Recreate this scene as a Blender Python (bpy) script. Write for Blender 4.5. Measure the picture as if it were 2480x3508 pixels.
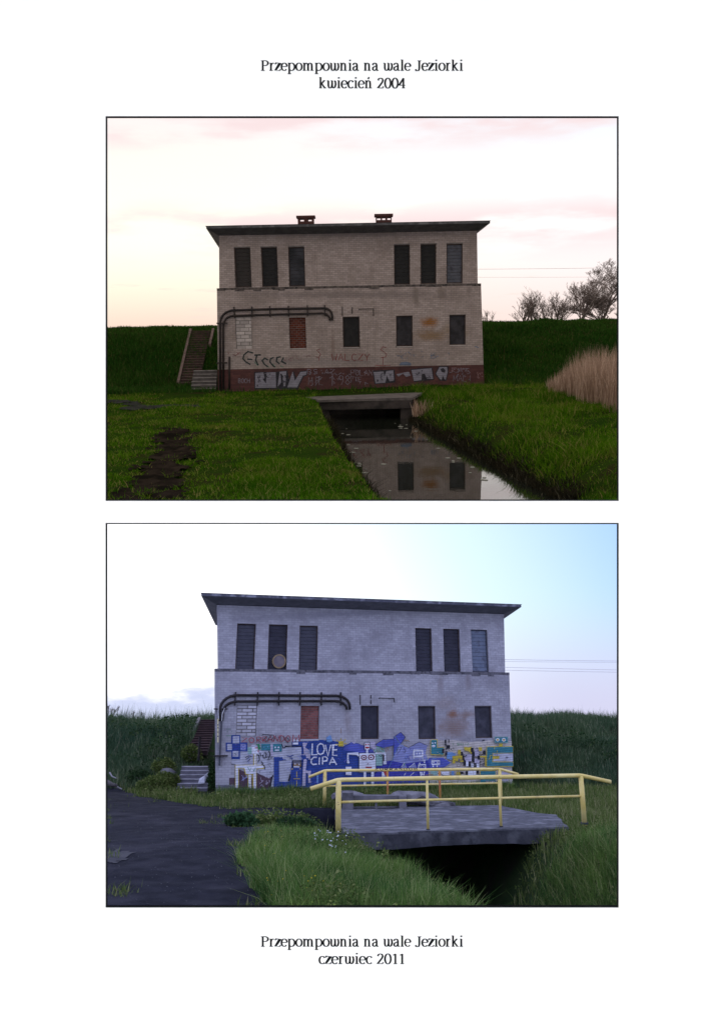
import bpy, bmesh, math, random
import numpy as np
from mathutils import Matrix, Vector, noise as mnoise
random.seed(7); RNG = np.random.default_rng(7)
for o in list(bpy.data.objects): bpy.data.objects.remove(o)
SC = bpy.context.scene
COL = SC.collection

# ------------------------------------------------------------------ camera, world, sun, exposure
F, CX, CY, W, H = 2750.0, 1240.0, 1571.0, 2480.0, 3508.0      # focal length and centre in sheet units (2480 x 3508)
CAM = Vector((0, 0, 8.6))
cd = bpy.data.cameras.new('camera'); cam = bpy.data.objects.new('camera', cd); COL.objects.link(cam)
cd.sensor_fit = 'VERTICAL'; cd.sensor_height = 36.0; cd.lens = 36.0*F/H
cd.shift_y = (CY - H/2)/H
cd.clip_start = 0.1; cd.clip_end = 400
cam.location = CAM; cam.rotation_euler = (math.radians(90), 0, 0)
SC.camera = cam
wd = bpy.data.worlds.new('World'); SC.world = wd; wd.use_nodes = True
wn = wd.node_tree; bg = wn.nodes['Background']
st = wn.nodes.new('ShaderNodeTexSky'); st.sky_type = 'NISHITA'; st.sun_disc = False
SUN_EL, SUN_AZ = math.radians(78), math.radians(180)             # high sun in front of the board (camera side)
st.sun_elevation = SUN_EL; st.sun_rotation = SUN_AZ
wn.links.new(st.outputs[0], bg.inputs[0]); bg.inputs[1].default_value = 0.15
sl = bpy.data.lights.new('sun', 'SUN'); sl.energy = 4.0; sl.angle = math.radians(0.6); sl.color = (1, .97, .93)
so = bpy.data.objects.new('sun', sl); COL.objects.link(so)
sd = Vector((math.sin(SUN_AZ)*math.cos(SUN_EL), math.cos(SUN_AZ)*math.cos(SUN_EL), math.sin(SUN_EL)))
so.rotation_euler = sd.to_track_quat('Z', 'Y').to_euler(); so.location = (0, -5, 40)
vs = SC.view_settings; SC.display_settings.display_device = 'sRGB'
vs.view_transform = 'Standard'; vs.look = 'None'; vs.exposure = 0.6; vs.gamma = 1.0; vs.use_curve_mapping = False
SC.cycles.use_denoising = True
SC.cycles.max_bounces = 6; SC.cycles.diffuse_bounces = 3; SC.cycles.transparent_max_bounces = 6

# ------------------------------------------------------------------ the two places: rigid frames, each level in itself
class Place: pass
def place(horizon, roll, name):
    S = Place(); S.name = name; S.h = horizon
    S.R = (Matrix.Rotation(math.atan((CY-horizon)/F), 3, 'X') @ Matrix.Rotation(-math.radians(roll), 3, 'Y'))
    S.Rn = np.array(S.R); S.M = Matrix.Translation(CAM) @ S.R.to_4x4()
    return S
T = place(1123, 1.05, 'upper'); B = place(2445, 0.0, 'lower')
def ray(S, px, py):
    return np.array(S.R.transposed() @ Vector(((px-CX)/F, 1, -(py-CY)/F)))
def proj(S, P):
    q = np.asarray(P) @ S.Rn.T
    return CX+F*q[..., 0]/q[..., 1], CY-F*q[..., 2]/q[..., 1]
def at_y(S, px, py, y):
    r = ray(S, px, py); return r*(y/r[1])
def at_z(S, px, py, z):
    r = ray(S, px, py); return r*(z/r[2])
def on_ground(S, px, py, g):
    r = ray(S, px, py); lo, hi = 8.0, 75.0
    for k in np.linspace(10, 72, 250):
        p = r*(k/r[1])
        if p[2] <= g(p[0], p[1]): hi = k; break
        lo = k
    for _ in range(30):
        m = (lo+hi)/2; p = r*(m/r[1])
        if p[2] <= g(p[0], p[1]): hi = m
        else: lo = m
    return r*(hi/r[1])

# ------------------------------------------------------------------ object helpers
def V3(v): return Vector((float(v[0]), float(v[1]), float(v[2])))
def mesh_np(name, verts, faces, mat=None, smooth=False):
    me = bpy.data.meshes.new(name)
    me.from_pydata([tuple(map(float, v)) for v in verts], [], [tuple(f) for f in faces]); me.update()
    if mat is not None: me.materials.append(mat)
    if smooth: me.polygons.foreach_set('use_smooth', [True]*len(me.polygons))
    return me
def mesh_fast(name, verts, loops, starts, totals, mat, smooth=False):
    me = bpy.data.meshes.new(name)
    me.vertices.add(len(verts)); me.vertices.foreach_set('co', np.ascontiguousarray(verts, dtype=np.float32).ravel())
    me.loops.add(len(loops)); me.loops.foreach_set('vertex_index', np.ascontiguousarray(loops, dtype=np.int32))
    me.polygons.add(len(starts)); me.polygons.foreach_set('loop_start', np.ascontiguousarray(starts, dtype=np.int32))
    me.polygons.foreach_set('loop_total', np.ascontiguousarray(totals, dtype=np.int32))
    me.update(calc_edges=True); me.validate()
    if mat is not None: me.materials.append(mat)
    if smooth: me.polygons.foreach_set('use_smooth', [True]*len(me.polygons))
    return me
def props(o, label=None, cat=None, group=None, kind=None):
    if label: o['label'] = label
    if cat: o['category'] = cat
    if group: o['group'] = group
    if kind: o['kind'] = kind
    return o
class MB:
    """collects vertices and faces in a place's own coordinates"""
    def __init__(s): s.v = []; s.f = []
    def add(s, vs_, fs):
        n = len(s.v); s.v += [tuple(map(float, v)) for v in vs_]; s.f += [tuple(i+n for i in f) for f in fs]
    def quad(s, a, b, c, d): s.add([a, b, c, d], [(0, 1, 2, 3)])
    def poly(s, pts): s.add(pts, [tuple(range(len(pts)))])
    def prism8(s, p):   # 8 points: bottom 0-3, top 4-7
        s.add(p, [(3, 2, 1, 0), (4, 5, 6, 7), (0, 1, 5, 4), (1, 2, 6, 5), (2, 3, 7, 6), (3, 0, 4, 7)])
    def box(s, lo, hi):
        x0, y0, z0 = lo; x1, y1, z1 = hi
        s.prism8([(x0, y0, z0), (x1, y0, z0), (x1, y1, z0), (x0, y1, z0), (x0, y0, z1), (x1, y0, z1), (x1, y1, z1), (x0, y1, z1)])
    def tube(s, pts, r, n=10, cap=True):
        pts = [V3(p) for p in pts]; rs = r if isinstance(r, (list, tuple)) else [r]*len(pts)
        rings = []; up = None
        for i, p in enumerate(pts):
            d0 = (pts[i]-pts[i-1]).normalized() if i else None
            d1 = (pts[i+1]-pts[i]).normalized() if i < len(pts)-1 else None
            t = (d0+d1).normalized() if d0 and d1 else (d0 or d1)
            if up is None: up = Vector((0, 0, 1)) if abs(t.z) < .9 else Vector((0, 1, 0))
            u = t.cross(up).normalized(); w = u.cross(t).normalized(); up = w
            k = 1/max(.4, t.dot(d0)) if d0 else 1.0
            rings.append([p+(u*math.cos(2*math.pi*j/n)+w*math.sin(2*math.pi*j/n)*k)*rs[i] for j in range(n)])
        vv = [q for rg in rings for q in rg]; ff = []
        for i in range(len(rings)-1):
            for j in range(n):
                a = i*n+j; b = i*n+(j+1) % n; ff.append((a, b, b+n, a+n))
        if cap: ff.append(tuple(range(n-1, -1, -1))); ff.append(tuple(range((len(rings)-1)*n, len(rings)*n)))
        s.add(vv, ff)
    def build(s, name, mat, S, base=(0, 0, 0), parent=None, smooth=False, **kw):
        b = np.array(base, float)
        me = mesh_np(name, np.array(s.v)-b, s.f, mat, smooth)
        return link(name, me, S, base, parent, **kw)
def link(name, me, S, base=(0, 0, 0), parent=None, label=None, cat=None, group=None, kind=None):
    o = bpy.data.objects.new(name, me); COL.objects.link(o)
    if parent is None: o.matrix_world = S.M @ Matrix.Translation(V3(base))
    else: o.parent = parent
    return props(o, label, cat, group, kind)
def thing(name, S, base, label, cat, group=None):
    o = bpy.data.objects.new(name, None); o.empty_display_size = .3; COL.objects.link(o)
    o.matrix_world = S.M @ Matrix.Translation(V3(base)); o['base'] = [float(b) for b in base]
    return props(o, label, cat, group)
def child(root, me, name, loc, rotz=0.0, parent=None):
    """a piece sharing mesh data, set at a point of the place"""
    b = root['base']; o = bpy.data.objects.new(name, me); COL.objects.link(o)
    o.parent = parent or root
    o.matrix_local = Matrix.Translation((loc[0]-b[0], loc[1]-b[1], loc[2]-b[2])) @ Matrix.Rotation(rotz, 4, 'Z')
    return o

# ------------------------------------------------------------------ materials
def new_mat(name):
    m = bpy.data.materials.new(name); m.use_nodes = True; nt = m.node_tree
    return m, nt, nt.nodes['Principled BSDF'], nt.nodes['Material Output']
def nd(nt, t, ins=None, **kw):
    n = nt.nodes.new(t)
    for k, v in kw.items(): setattr(n, k, v)
    for k, v in (ins or {}).items():
        if hasattr(v, 'is_output'): nt.links.new(v, n.inputs[k])
        else: n.inputs[k].default_value = v
    return n
def math_(nt, op, a, b=None, clamp=False):
    n = nt.nodes.new('ShaderNodeMath'); n.operation = op; n.use_clamp = clamp
    for i, v in enumerate((a, b)):
        if v is None: continue
        if hasattr(v, 'is_output'): nt.links.new(v, n.inputs[i])
        else: n.inputs[i].default_value = v
    return n.outputs[0]
def mixc(nt, f, a, b, blend='MIX'):
    n = nt.nodes.new('ShaderNodeMix'); n.data_type = 'RGBA'; n.blend_type = blend
    for i, v in ((0, f), (6, a), (7, b)):
        if hasattr(v, 'is_output'): nt.links.new(v, n.inputs[i])
        elif i == 0: n.inputs[0].default_value = v
        else: n.inputs[i].default_value = (*v[:3], 1)
    return n.outputs[2]
def smooth_(nt, v, a, b, c=0.0, d=1.0):
    n = nt.nodes.new('ShaderNodeMapRange'); n.interpolation_type = 'SMOOTHSTEP'
    nt.links.new(v, n.inputs[0])
    for i, q in enumerate((a, b, c, d)): n.inputs[i+1].default_value = q
    return n.outputs[0]
def noise_(nt, vec, scale, detail=4, rough=.55, stretch=None):
    if stretch:
        mp = nd(nt, 'ShaderNodeMapping', {0: vec}); mp.inputs['Scale'].default_value = stretch; vec = mp.outputs[0]
    return nd(nt, 'ShaderNodeTexNoise', {'Vector': vec, 'Scale': scale, 'Detail': detail, 'Roughness': rough}).outputs[0]
def rough_mat(name, c1, c2, scale=3.0, rough=.85, c3=None, scale3=.6, bump=.0, bscale=30, stretch=None, spec=.3, island=False, metallic=0):
    m, nt, bs, out = new_mat(name)
    pos = nd(nt, 'ShaderNodeNewGeometry'); p = pos.outputs['Position']
    f = smooth_(nt, noise_(nt, p, scale, 5, .6, stretch), .32, .68)
    c = mixc(nt, f, c1, c2)
    if c3 is not None: c = mixc(nt, smooth_(nt, noise_(nt, p, scale3, 4), .48, .68), c, c3)
    if island:
        oi = nd(nt, 'ShaderNodeObjectInfo')
        r = math_(nt, 'FRACT', math_(nt, 'ADD', pos.outputs['Random Per Island'], oi.outputs['Random']))
        k = math_(nt, 'ADD', math_(nt, 'MULTIPLY', r, .5), .72)
        n = nd(nt, 'ShaderNodeHueSaturation', {'Value': k, 'Color': c}); c = n.outputs[0]
    nt.links.new(c, bs.inputs['Base Color'])
    bs.inputs['Roughness'].default_value = rough; bs.inputs['Metallic'].default_value = metallic
    bs.inputs['Specular IOR Level'].default_value = spec
    if bump:
        b = nd(nt, 'ShaderNodeBump', {'Strength': bump, 'Distance': .02, 'Height': noise_(nt, p, bscale, 5)})
        nt.links.new(b.outputs[0], bs.inputs['Normal'])
    return m
def grass_mat(name, c1, c2, c3, scale=.5, trans=.35, dry=.68, patch=None):
    m, nt, bs, out = new_mat(name)
    g = nd(nt, 'ShaderNodeNewGeometry'); p = g.outputs['Position']
    c = mixc(nt, smooth_(nt, noise_(nt, p, scale, 5, .65), .3, .7), c1, c2)
    if patch: c = mixc(nt, smooth_(nt, noise_(nt, p, scale*1.7, 5, .7), .52, .70, 0, .8), c, patch)
    c = mixc(nt, smooth_(nt, g.outputs['Random Per Island'], dry, 1.0), c, c3)
    n = nd(nt, 'ShaderNodeHueSaturation', {'Value': math_(nt, 'ADD', math_(nt, 'MULTIPLY', g.outputs['Random Per Island'], .7), .65), 'Color': c}); c = n.outputs[0]
    d = nd(nt, 'ShaderNodeBsdfDiffuse', {'Color': c}); t = nd(nt, 'ShaderNodeBsdfTranslucent', {'Color': c})
    mx = nd(nt, 'ShaderNodeMixShader', {0: trans, 1: d.outputs[0], 2: t.outputs[0]})
    nt.links.new(mx.outputs[0], out.inputs[0]); nt.nodes.remove(bs)
    return m
def paint(name, c, dirt=.25, amp=.10):
    """wall paint over brick: colour, patchy wear, brick relief"""
    m, nt, bs, out = new_mat(name)
    p = nd(nt, 'ShaderNodeNewGeometry').outputs['Position']
    lo = tuple(max(0, x*(1-dirt)) for x in c); hi = tuple(min(1, x*(1+amp)+amp*.06) for x in c)
    cc = mixc(nt, smooth_(nt, noise_(nt, p, 2.6, 6, .7), .3, .7), lo, hi)
    cc = mixc(nt, smooth_(nt, noise_(nt, p, 11, 5, .75), .56, .74, 0, .65), cc, (.33, .31, .33))
    wv = nd(nt, 'ShaderNodeTexWave', {'Vector': p, 'Scale': 3.1, 'Distortion': .5, 'Detail': 2.0}, wave_type='BANDS', bands_direction='Z')
    cc = mixc(nt, smooth_(nt, wv.outputs[1], .0, .30, .75, 0), cc, tuple(x*.4+.02 for x in c))
    nt.links.new(cc, bs.inputs['Base Color']); bs.inputs['Roughness'].default_value = .85; bs.inputs['Specular IOR Level'].default_value = .2
    return m
def wall_mat(name, c1, c2, dirt, rust=None, stains_and_bands=()):
    m, nt, bs, out = new_mat(name)
    g = nd(nt, 'ShaderNodeNewGeometry'); p = g.outputs['Position']; oi = nd(nt, 'ShaderNodeObjectInfo')
    r = math_(nt, 'FRACT', math_(nt, 'ADD', g.outputs['Random Per Island'], oi.outputs['Random']))
    c = mixc(nt, r, c1, c2)
    c = mixc(nt, smooth_(nt, noise_(nt, p, .55, 6, .7), .42, .72, 0, .7), c, dirt)
    c = mixc(nt, smooth_(nt, noise_(nt, p, 1.6, 5, .7, (1.4, 1.4, .16)), .52, .74, 0, .6), c, dirt)
    c = mixc(nt, smooth_(nt, noise_(nt, p, 9, 4, .7), .5, .8, 0, .35), c, tuple(x*.5 for x in dirt))
    for (wp, rx, rz, col, k) in stains_and_bands:
        mp = nd(nt, 'ShaderNodeVectorMath', {0: p, 1: tuple(wp)}, operation='SUBTRACT')
        ms = nd(nt, 'ShaderNodeVectorMath', {0: mp.outputs[0], 1: (1/rx, 0.0, 1/rz)}, operation='MULTIPLY')
        ln = nd(nt, 'ShaderNodeVectorMath', {0: ms.outputs[0]}, operation='LENGTH').outputs[1]
        ln = math_(nt, 'ADD', ln, math_(nt, 'MULTIPLY', noise_(nt, p, 2.5, 5, .7), 1.2))
        c = mixc(nt, smooth_(nt, ln, .7, 1.55, k, 0), c, col)
    nt.links.new(c, bs.inputs['Base Color']); bs.inputs['Roughness'].default_value = .9; bs.inputs['Specular IOR Level'].default_value = .2
    b = nd(nt, 'ShaderNodeBump', {'Strength': .4, 'Distance': .01, 'Height': noise_(nt, p, 40, 4)})
    nt.links.new(b.outputs[0], bs.inputs['Normal'])
    return m

# ------------------------------------------------------------------ skies: closed shells, colour by direction in view, unseen front and ceiling a fill
SKY_GAIN = 0.66                                                   # both skies against the exposure above
def sky_shell(S, name, lo_front, lo_back, hi_front, hi_back, color, opening):
    y0, y1, xs = 10.32, 82.0, 36.0
    X0, X1, Z0, Z1 = opening
    v = [(-xs, y0, lo_front), (xs, y0, lo_front), (xs, y1, lo_back), (-xs, y1, lo_back),
         (-xs, y0, hi_front), (xs, y0, hi_front), (xs, y1, hi_back), (-xs, y1, hi_back),
         (X0, y0, Z0), (X1, y0, Z0), (X1, y0, Z1), (X0, y0, Z1)]
    f = [(0, 3, 7, 4), (1, 5, 6, 2), (3, 2, 6, 7), (4, 7, 6, 5),
         (0, 1, 9, 8), (1, 5, 10, 9), (5, 4, 11, 10), (4, 0, 8, 11)]
    vv = [tuple(S.R.transposed() @ Vector(q)) for q in v]
    m, nt, bs, out = new_mat(name+'_light'); nt.nodes.remove(bs)
    tc = nd(nt, 'ShaderNodeTexCoord').outputs['Object']
    d = nd(nt, 'ShaderNodeVectorMath', {0: tc}, operation='NORMALIZE').outputs[0]
    sp = nd(nt, 'ShaderNodeSeparateXYZ', {0: d})
    dist = nd(nt, 'ShaderNodeSeparateXYZ', {0: tc}).outputs[1]           # how far behind the viewpoint: west is at the back
    c = color(nt, d, sp.outputs[0], dist, sp.outputs[2])
    em = nd(nt, 'ShaderNodeEmission', {0: c, 1: SKY_GAIN})
    nt.links.new(em.outputs[0], out.inputs[0])
    o = link(name, mesh_np(name, vv, f, m), S, kind='structure', label=S.sky_label)
    return o
def cloud(nt, d, dz, scale, stretch, lo, hi):
    return smooth_(nt, noise_(nt, d, scale, 5, .55, stretch), lo, hi)
def sky_T(nt, d, x, w, z):
    lr = smooth_(nt, x, -.30, .30)
    hor = mixc(nt, lr, (1.0, .74, .62), (1.0, .82, .76))
    low = mixc(nt, lr, (1.12, 1.0, .80), (1.06, .93, .90))
    mid = mixc(nt, lr, (1.2, 1.17, .98), (1.1, 1.06, 1.06))
    top = mixc(nt, lr, (1.05, .93, .92), (.94, 1.01, 1.10))
    c = mixc(nt, smooth_(nt, z, -.01, .06), hor, low)
    c = mixc(nt, smooth_(nt, z, .04, .11), c, mid)
    c = mixc(nt, smooth_(nt, z, .12, .26), c, top)
    m = math_(nt, 'MULTIPLY', cloud(nt, d, z, 5.0, (1, 1, 5), .40, .60), smooth_(nt, z, .06, .12))
    m = math_(nt, 'MULTIPLY', m, math_(nt, 'SUBTRACT', 1.0, math_(nt, 'MULTIPLY', smooth_(nt, z, .12, .16), smooth_(nt, z, .225, .19))))
    c = mixc(nt, math_(nt, 'MULTIPLY', m, .9), c, (.97, .78, .79))
    m2 = math_(nt, 'MULTIPLY', cloud(nt, d, z, 11.0, (1, 1, 9), .60, .72), smooth_(nt, z, .13, .03))
    c = mixc(nt, math_(nt, 'MULTIPLY', m2, .5), c, (.98, .78, .70))
    return mixc(nt, smooth_(nt, w, 58, 81), SKY_T_FILL, c)
def sky_B(nt, d, x, w, z):
    q = math_(nt, 'ADD', x, math_(nt, 'MULTIPLY', z, .55))
    up = mixc(nt, smooth_(nt, q, -.10, .24), (1.5, 1.5, 1.55), (.84, 1.05, 1.18))
    up = mixc(nt, smooth_(nt, q, .16, .52), up, (.40, .66, 1.12))
    lowr = mixc(nt, smooth_(nt, x, -.12, .26), (1.25, 1.25, 1.3), (.70, .70, .92))
    c = mixc(nt, smooth_(nt, z, .0, .15), lowr, up)
    n = noise_(nt, d, 9, 5, .6, (1, 1, 3.5))
    bank = smooth_(nt, math_(nt, 'SUBTRACT', z, math_(nt, 'MULTIPLY', math_(nt, 'SUBTRACT', n, .5), .09)), .014, .036, .95, 0)
    bank = math_(nt, 'MULTIPLY', bank, smooth_(nt, x, -.02, -.12))
    c = mixc(nt, bank, c, (.64, .70, .95))
    return mixc(nt, smooth_(nt, w, 58, 81), SKY_B_FILL, c)
SKY_T_FILL = (.80, .73, .71)  # unseen front and ceiling glow, tuned for the light on the dusk wall
SKY_B_FILL = (.90, 1.01, 1.70)  # unseen front and ceiling glow, made bluer to light the painted wall
PY = 10.2; Q = PY/F                                              # the board stands 10.2 m away
OPEN = {'T': (367.2, 2113.8, 402.2, 1711.4), 'B': (367.2, 2113.8, 1795.6, 3104.6)}
def page_xz(px, py): return ((px-CX)*Q, -(py-CY)*Q)
def zr(v, y): return -(v-CY)/F*y
T.sky_label = 'pale cream and pink dusk sky with faint streaks of cloud'
B.sky_label = 'white evening sky turning blue to the right'
def op_rect(k, g=6):
    a, b, c, d = OPEN[k]; x0, z1 = page_xz(a-g, c-g); x1, z0 = page_xz(b+g, d+g); s = 10.32/PY; return (x0*s, x1*s, z0*s, z1*s)
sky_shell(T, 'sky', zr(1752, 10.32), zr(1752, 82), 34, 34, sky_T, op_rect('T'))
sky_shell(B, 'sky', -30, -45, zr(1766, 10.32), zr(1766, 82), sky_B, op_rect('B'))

# ------------------------------------------------------------------ the white sheet with its printed captions
class Level: pass
G = Level(); G.M = Matrix.Translation(CAM); G.R = Matrix.Identity(3)
WHITE = rough_mat('sheet_white', (.92, .855, .765), (.935, .87, .78), 4, .7, spec=.05)
BLACK = rough_mat('print_black', (.004, .004, .004), (.007, .007, .007), 6, .7, spec=.1)
board = thing('display_board', G, (0, PY, -8.6), 'tall white sheet with two black-ruled picture openings and printed captions', 'display board')
mb = MB()
xs = [-9.5]+[page_xz(OPEN['T'][i], 0)[0] for i in (0, 1)]+[9.5]
zs = [-8.6, page_xz(0, OPEN['B'][3])[1], page_xz(0, OPEN['B'][2])[1], page_xz(0, OPEN['T'][3])[1], page_xz(0, OPEN['T'][2])[1], 9.4]
for i in range(3):
    for j in range(5):
        if i == 1 and j in (1, 3): continue
        mb.box((xs[i], PY, zs[j]), (xs[i+1], PY+.02, zs[j+1]))
mb.build('sheet', WHITE, G, board['base'], board)
for k in 'TB':
    a, b, c, d = OPEN[k]; t = 4.0*Q; x0, z1 = page_xz(a, c); x1, z0 = page_xz(b, d); y0, y1 = PY-.0012, PY+.024
    mb = MB()
    mb.box((x0-t, y0, z1), (x1+t, y1, z1+t)); mb.box((x0-t, y0, z0-t), (x1+t, y1, z0))
    mb.box((x0-t, y0, z0), (x0, y1, z1)); mb.box((x1, y0, z0), (x1+t, y1, z1))
    mb.build('picture_frame', BLACK, G, board['base'], board)
mb = MB(); mb.box((-60, -60, -8.75), (60, 10.1, -8.6))
mb.build('ground', rough_mat('paving', (.30, .30, .30), (.36, .36, .35), .8, .9), G, kind='structure')

def arc(cx, cy, rx, ry, a0, a1, n=14):
    return [(cx+rx*math.cos(math.radians(a0+(a1-a0)*i/n)), cy+ry*math.sin(math.radians(a0+(a1-a0)*i/n))) for i in range(n+1)]
GL = {
 'P': (1.02, [[(.24, 0), (.24, 1.3)], [(.24, 1.29)]+arc(.48, .97, .40, .32, 90, -90)+[(.24, .65)], [(.02, .03), (.48, .03)], [(.02, 1.27), (.3, 1.27)]]),
 'r': (.70, [[(.22, 0), (.22, 1)], [(.22, .6), (.30, .86), (.46, .98), (.60, .93)], [(.03, .03), (.46, .03)], [(.04, .97), (.22, .97)]]),
 'z': (.74, [[(.07, .82), (.09, .97), (.64, .97), (.06, .03), (.64, .03), (.68, .2)]]),
 'e': (.80, [arc(.41, .5, .34, .48, 5, 318, 22), [(.08, .52), (.74, .52)]]),
 'p': (.98, [[(.22, -.42), (.22, 1)], arc(.50, .5, .38, .48, 150, -150, 20), [(.03, -.40), (.46, -.40)], [(.04, .97), (.22, .97)]]),
 'o': (.86, [arc(.43, .5, .35, .48, 0, 360, 26)]),
 'm': (1.48, [[(.22, 0), (.22, 1)], [(.22, .65), (.30, .88), (.48, .98), (.64, .86), (.68, .6), (.68, 0)], [(.68, .65), (.76, .88), (.94, .98), (1.10, .86), (1.14, .6), (1.14, 0)],
             [(.04, .03), (.42, .03)], [(.52, .03), (.86, .03)], [(.98, .03), (1.36, .03)], [(.04, .97), (.22, .97)]]),
 'n': (1.02, [[(.22, 0), (.22, 1)], [(.22, .65), (.30, .88), (.48, .98), (.64, .86), (.68, .6), (.68, 0)], [(.04, .03), (.42, .03)], [(.50, .03), (.90, .03)], [(.04, .97), (.22, .97)]]),
 'w': (1.22, [[(.20, .97), (.20, .35), (.26, .1), (.42, .02), (.58, .12), (.66, .4), (.66, .97)], [(.66, .35), (.72, .1), (.86, .02), (1.0, .15), (1.09, .5), (1.05, .85), (.93, .96)], [(.02, .97), (.20, .97)], [(.5, .97), (.66, .97)]]),
 'i': (.52, [[(.25, 0), (.25, 1)], [(.05, .03), (.46, .03)], [(.07, .97), (.25, .97)], [(.25, 1.24), (.25, 1.42)]]),
 'a': (.86, [[(.12, .72), (.16, .88), (.34, .98), (.52, .9), (.58, .7), (.58, .2), (.66, .03), (.82, .06)], [(.58, .58), (.3, .52), (.12, .36), (.12, .16), (.26, .02), (.42, .06), (.58, .26)]]),
 'l': (.52, [[(.25, 0), (.25, 1.42)], [(.05, .03), (.46, .03)], [(.07, 1.39), (.25, 1.39)]]),
 'k': (.98, [[(.22, 0), (.22, 1.42)], [(.22, .42), (.66, .97)], [(.36, .58), (.74, .03)], [(.04, .03), (.42, .03)], [(.6, .03), (.93, .03)], [(.05, 1.39), (.22, 1.39)], [(.52, .97), (.82, .97)]]),
 'c': (.76, [[(.68, .78)]+arc(.42, .5, .34, .48, 50, 318, 20)]),
 'J': (.78, [[(.50, 1.3), (.50, .3), (.44, .05), (.26, -.02), (.08, .04), (.08, .2)], [(.28, 1.27), (.74, 1.27)]]),
 '2': (.86, [[(.12, 1.0), (.18, 1.2), (.40, 1.3), (.62, 1.22), (.70, 1.0), (.60, .74), (.1, .03), (.68, .03), (.74, .22)]]),
 '0': (.88, [arc(.44, .65, .34, .65, 0, 360, 28)]),
 '1': (.80, [[(.44, 0), (.44, 1.3)], [(.22, .03), (.66, .03)], [(.18, 1.12), (.44, 1.27)]]),
 '4': (.88, [[(.58, 0), (.58, 1.3)], [(.58, 1.28), (.06, .38), (.82, .38)], [(.38, .03), (.78, .03)]]),
}
GL['ń'] = (1.02, GL['n'][1]+[[(.42, 1.18), (.56, 1.42)]])
GL[' '] = (.52, [])
def ribbon(pts, wfun, up=None):
    """left and right rim of a stroke in the plane"""
    n = len(pts); L = []; R = []
    for i in range(n):
        a = pts[max(0, i-1)]; b = pts[min(n-1, i+1)]
        dx, dy = b[0]-a[0], b[1]-a[1]; l = math.hypot(dx, dy) or 1e-9; dx /= l; dy /= l
        if 0 < i < n-1:
            e = (pts[i][0]-a[0], pts[i][1]-a[1]); el = math.hypot(*e) or 1e-9
            k = 1/max(.55, abs(dx*e[0]+dy*e[1])/el)
        else: k = 1
        w = wfun(dx, dy)*k/2
        L.append((pts[i][0]-dy*w, pts[i][1]+dx*w)); R.append((pts[i][0]+dy*w, pts[i][1]-dx*w))
    return L, R
def caption(lines):
    k = 0
    for text, x0, x1, base, xh in lines:
        tot = sum(GL[c][0] for c in text); sx = (x1-x0)/tot; cx = x0
        for ch in text:
            adv, strokes = GL[ch]; mb = MB()
            for s_ in strokes:
                pts = [(cx+p[0]*sx, base-p[1]*xh) for p in s_]
                dot = ch == 'i' and len(s_) == 2 and s_[0][1] > 1.1
                wf = (lambda dx, dy: 6.4) if dot else (lambda dx, dy: 2.4+4.3*abs(dy)**1.5)
                L, R = ribbon(pts, wf); k += 1; y = PY-.0008-(k % 5)*.0002
                for i in range(len(pts)-1):
                    q = [L[i], L[i+1], R[i+1], R[i]]
                    mb.quad(*[(page_xz(*p)[0], y, page_xz(*p)[1]) for p in q])
            cx += adv*sx
            if mb.v: mb.build('letter', BLACK, G, board['base'], board)
caption([('Przepompownia na wale Jeziorki', 894, 1587, 242, 26.5), ('kwiecień 2004', 1092, 1390, 302, 26.5)])
caption([('Przepompownia na wale Jeziorki', 894, 1587, 3242.5, 26.5), ('czerwiec 2011', 1092, 1388, 3302, 26.5)])

# ------------------------------------------------------------------ terrain
def lerp_pts(y, pts):
    return np.interp(y, [p[0] for p in pts], [p[1] for p in pts])
def sstep(v, a, b):
    t = np.clip((v-a)/(b-a), 0, 1); return t*t*(3-2*t)
def bumps(x, y, sc, seed):
    """smooth value noise, vectorised"""
    x = np.asarray(x, float)*sc+seed*17.3; y = np.asarray(y, float)*sc+seed*9.1
    xi, yi = np.floor(x), np.floor(y); fx, fy = x-xi, y-yi
    def h(a, b): return np.modf(np.abs(np.sin(a*127.1+b*311.7+seed)*43758.5453))[0]
    ux, uy = fx*fx*(3-2*fx), fy*fy*(3-2*fy)
    return ((h(xi, yi)*(1-ux)+h(xi+1, yi)*ux)*(1-uy)+(h(xi, yi+1)*(1-ux)+h(xi+1, yi+1)*ux)*uy)*2-1
XL_T = [(12, .95), (15.8, .42), (25.5, -.87), (37.4, -2.0), (46, -2.6)]
XR_T = [(12, 5.9), (20.2, 4.76), (26.9, 3.68), (36.6, 2.37), (46, 1.3)]
ZW_T = -4.36
def gT(x, y):
    x = np.asarray(x, float); y = np.asarray(y, float)
    xl, xr = lerp_pts(y, XL_T), lerp_pts(y, XR_T)
    g = -3.4+.05*bumps(x, y, .5, 1)+.03*bumps(x, y, 1.7, 2)
    g = g + .22*sstep(x-xr, 2.0, 6.5)*sstep(y, 46, 40)+.10*bumps(x, y, 1.0, 6)*sstep(x-xr, .8, 2.2)
    dl = sstep(x, xl-.25, xl+.55); dr = sstep(x, xr+1.5, xr-.9)
    g = g - 1.75*np.minimum(dl, dr)*sstep(y, 41.6, 41.3)
    toe = np.where(x < 0, 47.0, 45.0); crest = np.where(x < 0, 57.5, 57.0)
    k = np.clip((y-toe)/(crest-toe), 0, 1); k = k*k*(3-2*k)*.4+k*.6
    g = g + (3.53+.10*bumps(x, y, .22, 3)+.06*bumps(x, y, .9, 4))*k*sstep(y, 74, 63)
    g = np.where(y > 74, -3.4, g)
    return np.maximum(g, -(1729-1123)/F*y)
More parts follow.
